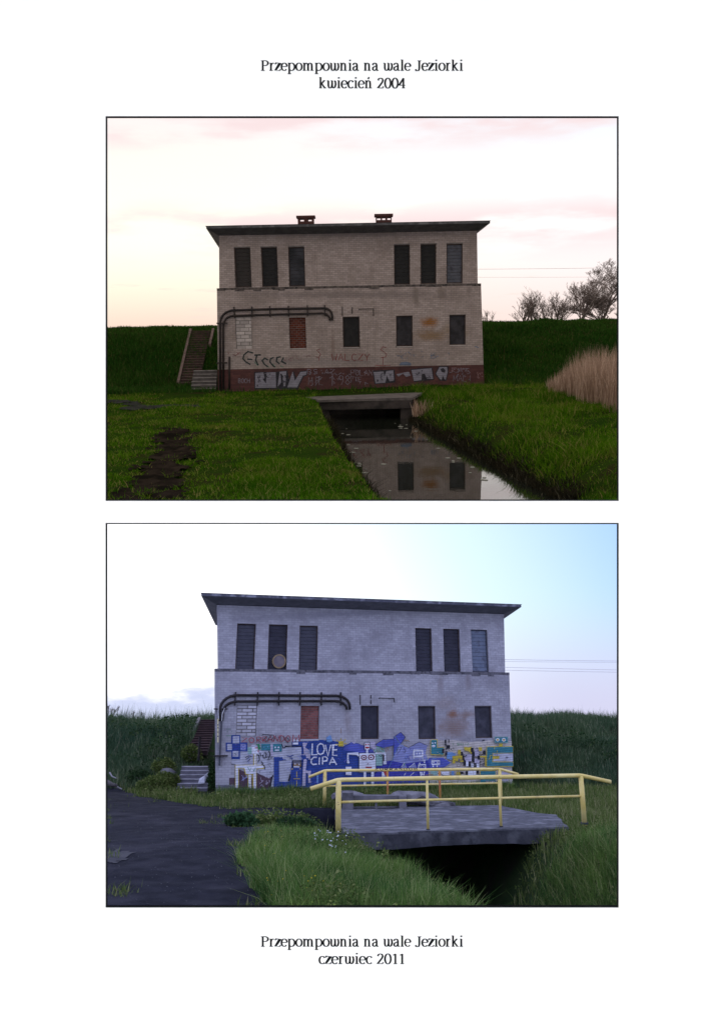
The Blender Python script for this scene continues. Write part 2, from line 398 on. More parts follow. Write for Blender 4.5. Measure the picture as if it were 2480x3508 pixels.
def gB(x, y):
    x = np.asarray(x, float); y = np.asarray(y, float)
    g = lerp_pts(y, [(0, -2.95), (20, -2.95), (29, -3.34), (38, -3.5), (90, -3.5)])+.03*bumps(x, y, .6, 11)+.015*bumps(x, y, 2.1, 12)
    xc = 3.0+(20-y)*.23
    d = 1-sstep(np.abs(x-xc), 1.2, 2.9)
    g = g-2.3*d*sstep(y, 32.2, 31.8)
    g = g - .12*(1-sstep(np.abs(x-xc), 2.6, 4.5))*sstep(y, 33, 31)*(1-d)
    toe = lerp_pts(x, [(-30, 38.5), (-9.5, 40.5), (-7.0, 46.0), (8, 46.0), (9.5, 43.0), (30, 42.0)]); crest = 57.0
    k = np.clip((y-toe)/(crest-toe), 0, 1); k = k*k*(3-2*k)*.5+k*.5
    g = g + (2.85+.30*bumps(x, y, .13, 13)+.13*bumps(x, y, .6, 14))*k*sstep(y, 76, 66)
    g = np.where(y > 76, -3.5, g)
    return np.maximum(g, -(3122-2445)/F*y)
def gB_level(x, y): return lerp_pts(y, [(0, -2.95), (20, -2.95), (29, -3.34), (38, -3.5), (90, -3.5)])
def gT_level(x, y): return -3.4
def grid(g, x0, x1, y0, y1, nx, ny, dz=0.0):
    ys = y0*(y1/y0)**(np.arange(ny)/(ny-1)); u = np.linspace(-1, 1, nx)
    xs = np.where(u < 0, u*-x0, u*x1)
    sp = .40+.60*np.abs(u)                                        # finer columns near the middle
    xs = xs*sp/1.0
    X, Y = np.meshgrid(xs, ys); Z = g(X, Y)+dz
    return X, Y, Z
def grid_mesh(name, X, Y, Z, mat, mask=None, smooth=True):
    ny, nx = X.shape; V = np.stack([X, Y, Z], -1).reshape(-1, 3)
    i = np.arange(ny*nx).reshape(ny, nx)
    q = np.stack([i[:-1, :-1], i[:-1, 1:], i[1:, 1:], i[1:, :-1]], -1).reshape(-1, 4)
    if mask is not None: q = q[mask[:-1, :-1].ravel()]
    used, inv = np.unique(q, return_inverse=True); q = inv.reshape(-1, 4)
    return mesh_fast(name, V[used], q.ravel(), np.arange(len(q))*4, np.full(len(q), 4), mat, smooth)
def in_poly(x, y, poly):
    x = np.asarray(x); y = np.asarray(y); r = np.zeros(x.shape, bool); n = len(poly)
    for i in range(n):
        x0, y0 = poly[i]; x1, y1 = poly[(i+1) % n]
        c = ((y0 > y) != (y1 > y)) & (x < (x1-x0)*(y-y0)/((y1-y0) or 1e-9)+x0)
        r ^= c
    return r
def plan(S, pts, g):
    g = gB_level if g is gB else gT_level
    return [tuple(on_ground(S, px, py, g)[:2]) for px, py in pts]

def blades(name, S, g, pos, h, w, mat, lean=.35, label=None, kind='stuff', z=None):
    """one mesh of separate grass blades standing on the ground"""
    n = len(pos); h = np.broadcast_to(h, n).astype(float); w = np.broadcast_to(w, n).astype(float)
    a = RNG.uniform(0, 2*np.pi, n); t = RNG.uniform(0, 2*np.pi, n)
    z = g(pos[:, 0], pos[:, 1]) if z is None else z
    b = np.stack([pos[:, 0], pos[:, 1], z-.02], -1)
    side = np.stack([np.cos(a), np.sin(a), np.zeros(n)], -1)*w[:, None]/2
    ln = np.abs(RNG.normal(0, lean, n))*h
    ld = np.stack([np.cos(t)*ln, np.sin(t)*ln, np.zeros(n)], -1); up = np.stack([np.zeros(n), np.zeros(n), h], -1)
    mid = b+up*.55+ld*.35; tip = b+up+ld
    V = np.stack([b-side, b+side, mid-side*.75, mid+side*.75, tip], 1).reshape(-1, 3)
    o = np.arange(n)*5
    L = np.stack([o, o+1, o+3, o+2, o+2, o+3, o+4], 1).ravel()
    stt = (np.arange(n)[:, None]*7+np.array([0, 4])).ravel(); tot = np.tile([4, 3], n)
    return link(name, mesh_fast(name, V, L, stt, tot, mat), S, kind=kind, label=label)
def scatter(n, x0, x1, y0, y1, near=1.0):
    """points in plan, denser towards the viewer"""
    u = RNG.uniform(0, 1, n); y = (y0**(-near)+(y1**(-near)-y0**(-near))*u)**(-1/near) if near else y0+(y1-y0)*u
    return np.stack([RNG.uniform(x0, x1, n), y], -1)
def in_view(S, pos, g, m=60, k='T'):
    z = g(pos[:, 0], pos[:, 1]); px, py = proj(S, np.stack([pos[:, 0], pos[:, 1], z], -1))
    a, b, c, d = OPEN[k]
    return (px > a-m-260) & (px < b+m+260) & (py < d+m*1.5)

# ------------------------------------------------------------------ a facade of real bricks with window openings
class Facade: pass
def facade(S, y0, tan, zb):
    f = Facade(); f.S = S; f.y0 = y0; f.t = tan; f.psi = math.atan(tan); f.zb = zb
    f.a = np.array([math.cos(f.psi), math.sin(f.psi), 0]); f.n = np.array([math.sin(f.psi), -math.cos(f.psi), 0])
    f.O = np.array([0, y0, 0.0])
    def sz(px, py):
        r = ray(S, px, py); p = r*(y0/(r[1]-tan*r[0])); return float((p-f.O)@f.a), float(p[2])
    f.sz = sz
    f.P = lambda s, z, off=0.0: f.O+f.a*s+np.array([0, 0, z])+f.n*off
    return f
def edge(f, p0, p1):
    (s0, z0), (s1, z1) = f.sz(*p0), f.sz(*p1)
    return lambda z: s0+(s1-s0)*(z-z0)/(z1-z0)
def rect_sz(f, r):
    x0, x1, y0, y1 = r
    a, b, c, d = f.sz(x0, y0), f.sz(x1, y0), f.sz(x0, y1), f.sz(x1, y1)
    return ((a[0]+c[0])/2, (b[0]+d[0])/2, (c[1]+d[1])/2, (a[1]+b[1])/2)
def wall_cells(f, mb, L, R, z0, z1, holes, off):
    """mortar plane left and right edges L(z), R(z), holes cut out, plus the reveals"""
    hs = [h for h in holes if h[2] < z1 and h[3] > z0]
    zc = sorted({z0, z1, *[z for h in hs for z in (h[2], h[3]) if z0 < z < z1]})
    for a, b in zip(zc[:-1], zc[1:]):
        row = sorted([h for h in hs if h[2] <= a+1e-6 and h[3] >= b-1e-6]); cuts = [(L(a), L(b))]
        for h in row: cuts += [(h[0], h[0]), (h[1], h[1])]
        cuts.append((R(a), R(b)))
        for i in range(0, len(cuts), 2):
            (p, q), (r, s) = cuts[i], cuts[i+1]
            mb.quad(f.P(p, a, off), f.P(r, a, off), f.P(s, b, off), f.P(q, b, off))
    for h in hs:
        x0, x1, a, b = h; d = off-.24
        mb.quad(f.P(x0, a, off), f.P(x1, a, off), f.P(x1, a, d), f.P(x0, a, d))
        mb.quad(f.P(x0, b, off), f.P(x1, b, off), f.P(x1, b, d), f.P(x0, b, d))
        mb.quad(f.P(x0, a, off), f.P(x0, b, off), f.P(x0, b, d), f.P(x0, a, d))
        mb.quad(f.P(x1, a, off), f.P(x1, b, off), f.P(x1, b, d), f.P(x1, a, d))
        mb.quad(f.P(x0, a, d), f.P(x1, a, d), f.P(x1, b, d), f.P(x0, b, d))
PITCH, BL, JT = .104, .285, .013
def courses(f, L, R, z0, z1, holes, off):
    """every brick of a wall face as (s0, s1, z0, z1, proud)"""
    out = []; nz = max(1, round((z1-z0)/PITCH)); dz = (z1-z0)/nz
    for i in range(nz):
        a = z0+i*dz+JT/2; b = z0+(i+1)*dz-JT/2; zc = (a+b)/2; l, r = L(zc), R(zc)
        segs = [(l, r)]
        for h in holes:
            if h[2] < b-.02 and h[3] > a+.02:
                new = []
                for p, q in segs:
                    if h[1] <= p or h[0] >= q: new.append((p, q)); continue
                    if h[0]-p > .03: new.append((p, h[0]))
                    if q-h[1] > .03: new.append((h[1], q))
                segs = new
        ph = (i % 2)*BL/2
        for p, q in segs:
            k0 = math.floor((p-l-ph)/BL); k1 = math.ceil((q-l-ph)/BL)
            for k in range(k0, k1):
                s0 = max(p, l+ph+k*BL)+JT/2; s1 = min(q, l+ph+(k+1)*BL)-JT/2
                if s1-s0 > .03: out.append((s0, s1, a, b, off+random.uniform(.004, .012)))
    return out
def brick_faces(f, bricks, depth=.03):
    mb = MB()
    for s0, s1, a, b, pr in bricks:
        v = [f.P(s0, a, pr), f.P(s1, a, pr), f.P(s1, b, pr), f.P(s0, b, pr),
             f.P(s0, a, pr-depth), f.P(s1, a, pr-depth), f.P(s1, b, pr-depth), f.P(s0, b, pr-depth)]
        mb.add(v, [(0, 1, 2, 3), (1, 5, 6, 2), (4, 0, 3, 7), (3, 2, 6, 7), (4, 5, 1, 0)])
    return mb
def full(b): return abs((b[1]-b[0])-(BL-JT)) < .002
def brick_parts(f, root, bricks, mat, n, key):
    """the n bricks that show largest as parts, the rest as one part of kind stuff"""
    cand = sorted([b for b in bricks if full(b)], key=key)[:n]; ids = set(map(id, cand))
    hz = cand[0][3]-cand[0][2]; hs = BL-JT
    m = MB(); m.add([(-hs/2, 0, -hz/2), (hs/2, 0, -hz/2), (hs/2, 0, hz/2), (-hs/2, 0, hz/2), (-hs/2, .03, -hz/2), (hs/2, .03, -hz/2), (hs/2, .03, hz/2), (-hs/2, .03, hz/2)],
                    [(0, 1, 2, 3), (1, 5, 6, 2), (4, 0, 3, 7), (3, 2, 6, 7), (4, 5, 1, 0)])
    me = mesh_np('brick', m.v, m.f, mat)
    for b in cand: child(root, me, 'brick', f.P((b[0]+b[1])/2, (b[2]+b[3])/2, b[4]), f.psi)
    brick_faces(f, [b for b in bricks if id(b) not in ids]).build('brickwork', mat, f.S, root['base'], root, kind='stuff')
def slab_sz(f, mb, s0, s1, z0, z1, o0, o1):
    mb.prism8([f.P(s0, z0, o1), f.P(s1, z0, o1), f.P(s1, z0, o0), f.P(s0, z0, o0), f.P(s0, z1, o1), f.P(s1, z1, o1), f.P(s1, z1, o0), f.P(s0, z1, o0)])
def shutter(f, root, h, off, fr_mat, pl_mat, n, name='window', piece='plank', jit=.0, label=None):
    """a boarded window: frame, and each board a sub-part"""
    s0, s1, z0, z1 = h; b = root['base']; mb = MB(); t = .045
    slab_sz(f, mb, s0+.002, s0+t, z0+.002, z1-.002, off-.2, off-.10); slab_sz(f, mb, s1-t, s1-.002, z0+.002, z1-.002, off-.2, off-.10)
    slab_sz(f, mb, s0+t, s1-t, z0+.002, z0+t, off-.2, off-.10); slab_sz(f, mb, s0+t, s1-t, z1-t, z1-.002, off-.2, off-.10)
    w = mb.build(name, fr_mat, f.S, b, root, label=label)
    hh = (z1-z0-2*t)/n
    for i in range(n):
        m = MB(); j = random.uniform(-1, 1)*jit
        slab_sz(f, m, s0+t+.004, s1-t-.004, z0+t+i*hh+.008, z0+t+(i+1)*hh-.008, off-.19, off-.135+j)
        m.build(piece, pl_mat, f.S, b, w)
    return w
def paintpoly(f, px_pts, off, mb):
    mb.poly([f.P(*f.sz(*p), off) for p in px_pts])
def paintstroke(f, pts, wpx, off, mb):
    L, R = ribbon(pts, lambda dx, dy: wpx)
    for i in range(len(pts)-1):
        mb.quad(*[f.P(*f.sz(*p), off) for p in (L[i], R[i], R[i+1], L[i+1])])
SF = {  # simple spray-can capitals in a unit box, y down
 'Z': [[(0, 0), (1, 0), (0, 1), (1, 1)]], 'O': [[(.5, 0), (.1, .2), (0, .5), (.15, .85), (.5, 1), (.85, .85), (1, .5), (.85, .15), (.5, 0)]],
 'R': [[(0, 1), (0, 0), (.7, 0), (.95, .22), (.7, .48), (0, .5), (.95, 1)]], 'A': [[(0, 1), (.5, 0), (1, 1)], [(.2, .62), (.8, .62)]],
 'N': [[(0, 1), (0, 0), (1, 1), (1, 0)]], 'D': [[(0, 0), (0, 1), (.6, .95), (1, .5), (.6, .05), (0, 0)]], 'M': [[(0, 1), (.1, 0), (.5, .7), (.9, 0), (1, 1)]],
 'W': [[(0, 0), (.22, 1), (.5, .35), (.78, 1), (1, 0)]], 'L': [[(0, 0), (0, 1), (.9, 1)]], 'C': [[(1, .1), (.5, 0), (.08, .3), (.08, .7), (.5, 1), (1, .9)]],
 'Y': [[(0, 0), (.5, .5), (1, 0)], [(.5, .5), (.45, 1)]], 'S': [[(.95, .12), (.5, 0), (.08, .2), (.3, .45), (.8, .6), (.92, .82), (.5, 1), (.02, .88)]],
 'V': [[(0, 0), (.5, 1), (1, 0)]], 'E': [[(1, 0), (0, 0), (0, 1), (1, 1)], [(0, .5), (.85, .5)]], 'I': [[(.5, 0), (.5, 1)]], 'P': [[(0, 1), (0, 0), (.75, .02), (.95, .25), (.7, .5), (0, .52)]],
 'F': [[(1, 0), (.2, .05), (.05, 1)], [(.1, .45), (.8, .4)]], 'B': [[(0, 0), (0, 1), (.7, 1), (.9, .75), (.6, .5), (0, .5), (.6, .48), (.8, .22), (.6, 0), (0, 0)]],
 'H': [[(0, 0), (0, 1)], [(1, 0), (1, 1)], [(0, .5), (1, .5)]], 'U': [[(0, 0), (.05, .8), (.5, 1), (.95, .8), (1, 0)]], 'G': [[(1, .15), (.5, 0), (.05, .35), (.1, .8), (.5, 1), (.95, .8), (.95, .55), (.55, .55)]],
 'K': [[(0, 0), (0, 1)], [(.9, 0), (0, .55), (.95, 1)]], 'J': [[(.8, 0), (.8, .8), (.45, 1), (.1, .85)]], '1': [[(.2, .25), (.55, 0), (.55, 1)]], '9': [[(.9, .35), (.5, .5), (.1, .3), (.4, 0), (.85, .15), (.9, .6), (.5, 1)]],
 '8': [[(.5, .45), (.1, .25), (.5, 0), (.9, .25), (.5, .45), (.05, .75), (.5, 1), (.95, .75), (.5, .45)]], 'T': [[(0, 0), (1, 0)], [(.5, 0), (.5, 1)]], ' ': [],
}
def spray(f, mb, text, x0, x1, y0, y1, w, off, dy=0.0, gap=.28):
    n = len(text); cw = (x1-x0)/(n*(1+gap)-gap); x = x0
    for i, ch in enumerate(text):
        yo = dy*i/(max(1, n-1))
        for s_ in SF[ch]:
            off += .0004; paintstroke(f, [(x+p[0]*cw+random.uniform(-.5, .5), y0+yo+p[1]*(y1-y0)+random.uniform(-.5, .5)) for p in s_], w, off, mb)
        x += cw*(1+gap)

def roof_and_body(f, root, eave, joint_z, side_dirs, walls, mats, fascia=.16, hip=.75):
    """body behind the facade, soffit ring, fascia and low hip roof; eave = (FL, FR, BR, BL)"""
    S = f.S; b = root['base']; FL, FR, BR, BL = [np.array(p, float) for p in eave]
    low, up, z_ledge, zt = walls; dl, dr = side_dirs
    mb = MB()
    def back(p, d, k=1.0): return p+np.array([d[0], d[1], 0])*k
    for (Lf, Rf, z0, z1, off) in ((low[0], low[1], f.zb, z_ledge, 0.0), (up[0], up[1], z_ledge, zt, -.10)):
        a0, a1, c0, c1 = f.P(Lf(z0), z0, off), f.P(Lf(z1), z1, off), f.P(Rf(z0), z0, off), f.P(Rf(z1), z1, off)
        A0, A1, C0, C1 = back(a0, dl), back(a1, dl), back(c0, dr), back(c1, dr)
        mb.quad(a0, A0, A1, a1); mb.quad(c0, C0, C1, c1); mb.quad(A0, C0, C1, A1)
        if z1 == z_ledge: mb.quad(a1, c1, C1, A1)
    mb.build('side_wall', mats['side'], S, b, root)
    # soffit
    wl, wr = f.P(up[0](joint_z), joint_z, -.10), f.P(up[1](joint_z), joint_z, -.10)
    bl, br = back(wl, dl), back(wr, dr)
    s_ = MB()
    for p, q, r, t in ((FL, FR, wr, wl), (FR, BR, br, wr), (BR, BL, bl, br), (BL, FL, wl, bl)): s_.quad(p, q, r, t)
    s_.build('soffit', mats['soffit'], S, b, root)
    # fascia boards and the roof sheet
    up_ = np.array([0, 0, fascia]); fb = MB()
    cen = (FL+FR+BR+BL)/4
    def inn(p, k=.06): d = cen-p; d[2] = 0; return p+d/np.linalg.norm(d)*k
    ring = [FL, FR, BR, BL]
    for i in range(4):
        p, q = ring[i], ring[(i+1) % 4]; pi, qi = inn(p), inn(q)
        fb.prism8([p, q, qi, pi, p+up_, q+up_, qi+up_, pi+up_])
    fb.build('fascia', mats['fascia'], S, b, root)
    rf = MB(); e = [p+up_+np.array([0, 0, .004])+(p-cen)*np.array([1, 1, 0])/np.linalg.norm((p-cen)[:2])*.05 for p in ring]
    r0 = FL*.62+BR*.0+BL*.38; r1 = FR*.62+BR*.38
    m0 = inn(FL*.5+BL*.5, 2.2)+up_+np.array([0, 0, hip]); m1 = inn(FR*.5+BR*.5, 2.2)+up_+np.array([0, 0, hip])
    rf.quad(e[0], e[1], m1, m0); rf.quad(e[2], e[3], m0, m1); rf.poly([e[1], e[2], m1]); rf.poly([e[3], e[0], m0])
    rf.build('roof', mats['roof'], S, b, root)

# ================================================================== UPPER PICTURE: April dusk
SOIL = rough_mat('bare_soil', (.013, .010, .008), (.030, .023, .017), 2.5, .95, (.009, .008, .006), 1.2, .6, 18, spec=0)
TURF_T = rough_mat('turf_base', (.014, .036, .004), (.024, .044, .006), 1.2, .95, (.026, .024, .009), .8, .5, 14, spec=0)
X, Y, Z = grid(gT, -34, 34, 15.45, 80, 260, 230)
link('ground', grid_mesh('ground', X, Y, Z, TURF_T), T, kind='structure', label='low grassy ground and embankment around the pump house at dusk')
# ditch water
m, nt, bs, out = new_mat('still_water')
bs.inputs['Base Color'].default_value = (.012, .014, .010, 1); bs.inputs['Roughness'].default_value = .02; bs.inputs['IOR'].default_value = 1.75
bs.inputs['Specular IOR Level'].default_value = 1.0
gp = nd(nt, 'ShaderNodeNewGeometry').outputs['Position']
bp = nd(nt, 'ShaderNodeBump', {'Strength': .05, 'Distance': .02, 'Height': noise_(nt, gp, 1.6, 3, .5, (1, 2.2, 1))})
nt.links.new(bp.outputs[0], bs.inputs['Normal']); WATER = m
ys = np.linspace(19.7, 41.2, 12); mb = MB(); prev = None
for y in ys:
    a = (float(lerp_pts(y, XL_T))-.2, y, ZW_T); c = (float(lerp_pts(y, XR_T))+1.3, y, ZW_T)
    if prev: mb.quad(prev[0], prev[1], c, a)
    prev = (a, c)
mb.build('water', WATER, T, kind='structure', label='still ditch water mirroring the building')
# trodden dirt strips, laid a finger above the turf
soil_px = [(560, 1470), (650, 1480), (668, 1500), (655, 1540), (640, 1610), (625, 1640), (640, 1680), (610, 1735), (400, 1735), (415, 1650), (480, 1610), (540, 1540)]
path_px = [(340, 1374), (425, 1375), (470, 1388), (560, 1390), (655, 1389), (690, 1386), (690, 1392), (650, 1397), (500, 1401), (440, 1397), (420, 1384), (340, 1383)]
wear_px = [(640, 1640), (720, 1600), (790, 1610), (800, 1650), (740, 1735), (620, 1735)]
soil_poly, path_poly, wear_poly = plan(T, soil_px, gT), plan(T, path_px, gT), plan(T, wear_px, gT)
Xf, Yf, Zf = grid(gT, -22, 10, 15.45, 46, 420, 300, .05)
def ragged(x, y): return x+.34*bumps(x, y, 1.3, 31)+.26*bumps(x, y, 4, 32)+.14*bumps(x, y, 9, 34), y+.7*bumps(x, y, .9, 33)+.4*bumps(x, y, 3, 35)
rx, ry = ragged(Xf, Yf)
M_SOIL = in_poly(rx, ry, soil_poly); M_PATH = in_poly(rx, ry, path_poly); M_WEAR = in_poly(rx, ry, wear_poly)
link('soil_track', grid_mesh('soil_track', Xf, Yf, Zf+.04*bumps(Xf, Yf, 4, 8)+.03*bumps(Xf, Yf, 9, 9), SOIL, M_SOIL & ~M_PATH), T, kind='structure', label='dark churned soil track through the grass')
link('dirt_path', grid_mesh('dirt_path', Xf, Yf, Zf, rough_mat('grey_dirt', (.024, .027, .022), (.04, .042, .038), 2, .95, spec=0), M_PATH), T, kind='structure', label='narrow grey dirt path crossing the grass')

# ---- grass
GR_T = grass_mat('spring_grass', (.034, .115, .003), (.095, .21, .006), (.22, .19, .06), .45, .35, .74, (.15, .145, .030))
GR_T2 = grass_mat('bank_grass', (.020, .070, .009), (.038, .095, .014), (.08, .08, .03), .3, .3, .86)
pos = scatter(370000, -17, 20, 15.5, 47, .6)
xl, xr = lerp_pts(pos[:, 1], XL_T), lerp_pts(pos[:, 1], XR_T)
keep = in_view(T, pos, gT, 60, 'T') & ~((pos[:, 0] > xl+.1) & (pos[:, 0] < xr+.22) & (pos[:, 1] < 42))
px_, py_ = ragged(pos[:, 0], pos[:, 1])
soilm = in_poly(px_, py_, soil_poly); pathm = in_poly(px_, py_, path_poly); wearm = in_poly(px_, py_, wear_poly)
thin = RNG.uniform(0, 1, len(pos))
keep &= ~(soilm & (thin > .06+.22*(bumps(pos[:, 0], pos[:, 1], 1.8, 77) > .35))) & ~(pathm & (thin > .06)) & ~(wearm & (thin > .35))
patch = bumps(pos[:, 0], pos[:, 1], .6, 41)+.8*bumps(pos[:, 0], pos[:, 1], 1.9, 42)
keep &= thin < 1.05+.6*patch
bm_ = in_poly(pos[:, 0], pos[:, 1], [(-8.2, 44.9), (7, 44.9), (7, 60), (-8.2, 60)]) | ((np.abs(pos[:, 0]-.1) < 2.6) & (pos[:, 1] > 37.5) & (pos[:, 1] < 44.9) & (RNG.uniform(0, 1, len(pos)) > .12))
keep &= ~bm_
stp = in_poly(pos[:, 0], pos[:, 1], [(-10.6, 40.2), (-8.2, 40.2), (-8.2, 47), (-10.6, 47)]); keep &= ~stp
p = pos[keep]; pt = patch[keep]
hgt = np.clip(.11+.10*pt+RNG.normal(0, .04, len(p)), .03, .5)*np.where(p[:, 0] > lerp_pts(p[:, 1], XR_T), 1.7, .85)
blades('grass', T, gT, p, hgt, .022, GR_T, .8, 'short green spring grass on both sides of the ditch')
# levee grass
pos = np.stack([RNG.uniform(-31, 33, 190000), RNG.uniform(44.5, 60.5, 190000)], -1)
keep = in_view(T, pos, gT, 40, 'T') & ~in_poly(pos[:, 0], pos[:, 1], [(-8.3, 44.6), (7.1, 44.6), (7.1, 60), (-9.6, 60)])
p = pos[keep]; hh = np.clip(.26+.12*bumps(p[:, 0], p[:, 1], .5, 5)+RNG.normal(0, .07, len(p)), .08, .6)*np.where(p[:, 1] > 56, .55, 1)
blades('grass', T, gT, p, hh, .045, GR_T2, .5, 'darker grass covering the embankment slope')
# weeds hanging over the water's edge
DARKW = grass_mat('dead_weed', (.020, .020, .012), (.036, .030, .018), (.10, .09, .06), .9, .2, .9)
y = RNG.uniform(19, 38, 9000); off = RNG.normal(0, .14, 9000); x = lerp_pts(y, XR_T)+.22+off
p = np.stack([x, y], -1)
blades('bank_weeds', T, gT, p, np.clip(RNG.normal(.17, .09, 9000), .05, .5), .03, DARKW, .8, 'dark dead weeds along the right water edge', z=np.maximum(gT(x, y), ZW_T))
y = RNG.uniform(19.5, 38, 2600); x = lerp_pts(y, XL_T)+.30+RNG.normal(0, .12, 2600)
blades('bank_weeds', T, gT, np.stack([x, y], -1), np.clip(RNG.normal(.22, .1, 2600), .05, .5), .03, DARKW, .9, 'thin dark weeds along the left water edge', z=np.maximum(gT(x, y), ZW_T))
# floating bits on the water
FLO = rough_mat('pale_flotsam', (.20, .21, .17), (.30, .30, .25), 8, .8)
mb = MB()
for i in range(34):
    y = random.uniform(20.2, 37); t_ = random.choice((0, 1, 1)); x0 = float(lerp_pts(y, XL_T if t_ == 0 else XR_T)); x = x0+(.65+abs(random.gauss(0, .3)) if t_ == 0 else -.5-abs(random.gauss(0, .35)))
    r = random.uniform(.03, .12); n = 6; c = [(x+r*random.uniform(.6, 1.3)*math.cos(k*math.pi/3), y+r*random.uniform(.6, 1.3)*math.sin(k*math.pi/3), ZW_T+.012) for k in range(n)]
    mb.add(c+[(q[0], q[1], ZW_T+.002) for q in c], [tuple(range(n))]+[(k, k+n, (k+1) % n+n, (k+1) % n) for k in range(n)])
mb.build('leaf_litter', FLO, T, kind='stuff', label='pale leaves and scum floating near the ditch banks')
# reeds
RD = grass_mat('dry_reed', (.32, .215, .15), (.44, .31, .22), (.55, .41, .31), .6, .3, .6)
rp = plan(T, [(1862, 1346), (1905, 1368), (1985, 1388), (2060, 1412), (2130, 1436), (2280, 1440), (2280, 1325), (1950, 1318)], gT)
pos = np.stack([RNG.uniform(5.5, 19, 30000), RNG.uniform(24, 42, 30000)], -1)
pos = pos[in_poly(pos[:, 0]+.5*bumps(pos[:, 0], pos[:, 1], .8, 3), pos[:, 1], rp)]
qx = proj(T, np.stack([pos[:, 0], pos[:, 1], gT(pos[:, 0], pos[:, 1])], -1))[0]; ed = sstep(pos[:, 0]-pos[:, 1]*.224, .1, 2.2)
hh = (.55+1.20*ed)*np.clip(RNG.normal(.92, .20, len(pos))+.12*bumps(pos[:, 0], pos[:, 1], 1.1, 8), .35, 1.4)
blades('reeds', T, gT, pos, hh, .022, RD, .19, 'clump of dry straw-coloured reeds on the right bank')
y = RNG.uniform(36.9, 37.9, 260); x = RNG.uniform(2.3, 3.9, 260)
blades('reeds', T, gT, np.stack([x, y], -1), RNG.uniform(.3, .9, 260), .03, RD, .3, 'few dead stalks beside the slab bridge end', z=np.full(260, -4.1))

# ---- pump house
WALL_T = wall_mat('grey_brick_dusk', (.32, .265, .235), (.42, .35, .315), (.22, .175, .15), stains_and_bands=[
    (T.M @ V3(at_y(T, 1470, 1105, 45.4)), .75, .45, (.26, .11, .03), 1.0), (T.M @ V3(at_y(T, 1475, 1150, 45.4)), 1.3, .5, (.22, .13, .055), .8), (T.M @ V3(at_y(T, 1560, 1130, 45.4)), 1.0, .5, (.23, .155, .08), .7),
    (T.M @ V3(at_y(T, 1425, 1010, 45.4)), .3, .9, (.16, .13, .10), .7), (T.M @ V3(at_y(T, 1512, 1000, 45.4)), .3, .7, (.17, .13, .10), .6), (T.M @ V3(at_y(T, 1605, 995, 45.4)), .25, .6, (.16, .13, .11), .6),
    (T.M @ V3(at_y(T, 1140, 1180, 45.4)), .2, 1.2, (.18, .12, .09), .6), (T.M @ V3(at_y(T, 1200, 800, 45.4)), 9, .25, (.18, .15, .14), .8), (T.M @ V3(at_y(T, 1200, 1010, 45.4)), 9, .30, (.20, .165, .15), .7), (T.M @ V3(at_y(T, 1100, 1240, 45.4)), 8, .35, (.24, .21, .20), .5), (T.M @ V3(at_y(T, 880, 1030, 45.4)), 1.2, .6, (.22, .18, .155), .6)])  # includes full-width bands, one darker along the wall top under the eave
MORT = rough_mat('mortar', (.13, .115, .105), (.19, .17, .155), 5, .95)
PLINTH = wall_mat('maroon_plinth', (.085, .038, .036), (.125, .055, .048), (.045, .028, .028))
SIDE = rough_mat('side_brick', (.26, .23, .20), (.34, .30, .27), 3, .9)
SOFF = rough_mat('soffit_grey', (.085, .08, .08), (.13, .12, .12), 2.5, .9)
FASC = rough_mat('fascia_dark', (.055, .055, .055), (.085, .085, .085), 3, .8, (.16, .16, .16), 2)
ROOF = rough_mat('roof_felt', (.028, .03, .03), (.045, .047, .045), 3, .9)
RUSTF = rough_mat('rusty_frame', (.045, .030, .025), (.075, .048, .038), 5, .8)
IRON = rough_mat('dark_iron', (.016, .014, .014), (.035, .025, .02), 5, .7)
SHUT = rough_mat('black_shutter', (.010, .010, .010), (.018, .017, .016), 4, .75)
SHUTB = rough_mat('weathered_board', (.07, .075, .09), (.115, .12, .135), 3, .8, (.05, .05, .06), 3)
SHUTG = rough_mat('brown_black_shutter', (.024, .022, .018), (.034, .028, .025), 4, .75)
REDB = rough_mat('red_infill_brick', (.085, .022, .012), (.12, .032, .017), 4, .9, island=True)
BLOCK = rough_mat('pale_infill_block', (.38, .34, .31), (.46, .41, .38), 5, .9, island=True)
LEDGE = rough_mat('crumbling_ledge', (.07, .06, .055), (.14, .115, .10), 5, .95, (.03, .028, .026), 4)
fT = facade(T, 45.4, 0.0, -3.72)
uL, uR = edge(fT, (750, 842), (750.6, 985)), edge(fT, (1634.5, 799), (1636.6, 970))
lL, lR = edge(fT, (743.6, 988), (747.5, 1330)), edge(fT, (1647, 971), (1657.5, 1310))
zl = fT.sz(1200, 980)[1]; zt = fT.sz(1200, 790)[1]; zp = fT.sz(1200, 1258)[1]
UW = [(804, 859.5, 848, 984), (896, 951, 846.5, 982), (989, 1044, 845.5, 980.5), (1350, 1404, 838, 974), (1441, 1494, 836, 972), (1530, 1584.5, 835, 970)]
LW = [(809, 863, 1086, 1196), (992, 1048, 1088, 1193), (1175, 1232, 1085.5, 1189.5), (1357, 1413, 1082, 1186.5), (1539, 1594, 1079, 1182)]
uw, lw = [rect_sz(fT, r) for r in UW], [rect_sz(fT, r) for r in LW]
zl0 = zl-.10
root = thing('pump_house', T, fT.P(0, -3.7), 'grey brick pump house at dusk above a maroon plinth with silver graffiti', 'pump house', 'the same pump house in two pictures')
bT = root['base']
mb = MB()
wall_cells(fT, mb, uL, uR, zl, zt, uw, -.10); wall_cells(fT, mb, lL, lR, zp, zl0, lw, 0.0); mb.build('wall', MORT, T, bT, root)
mb = MB(); wall_cells(fT, mb, lL, lR, fT.zb, zp, [], .02); mb.build('plinth_backing', PLINTH, T, bT, root)
br = courses(fT, uL, uR, zl+.02, zt, uw, -.10)+courses(fT, lL, lR, zp, zl0, lw, 0.0)
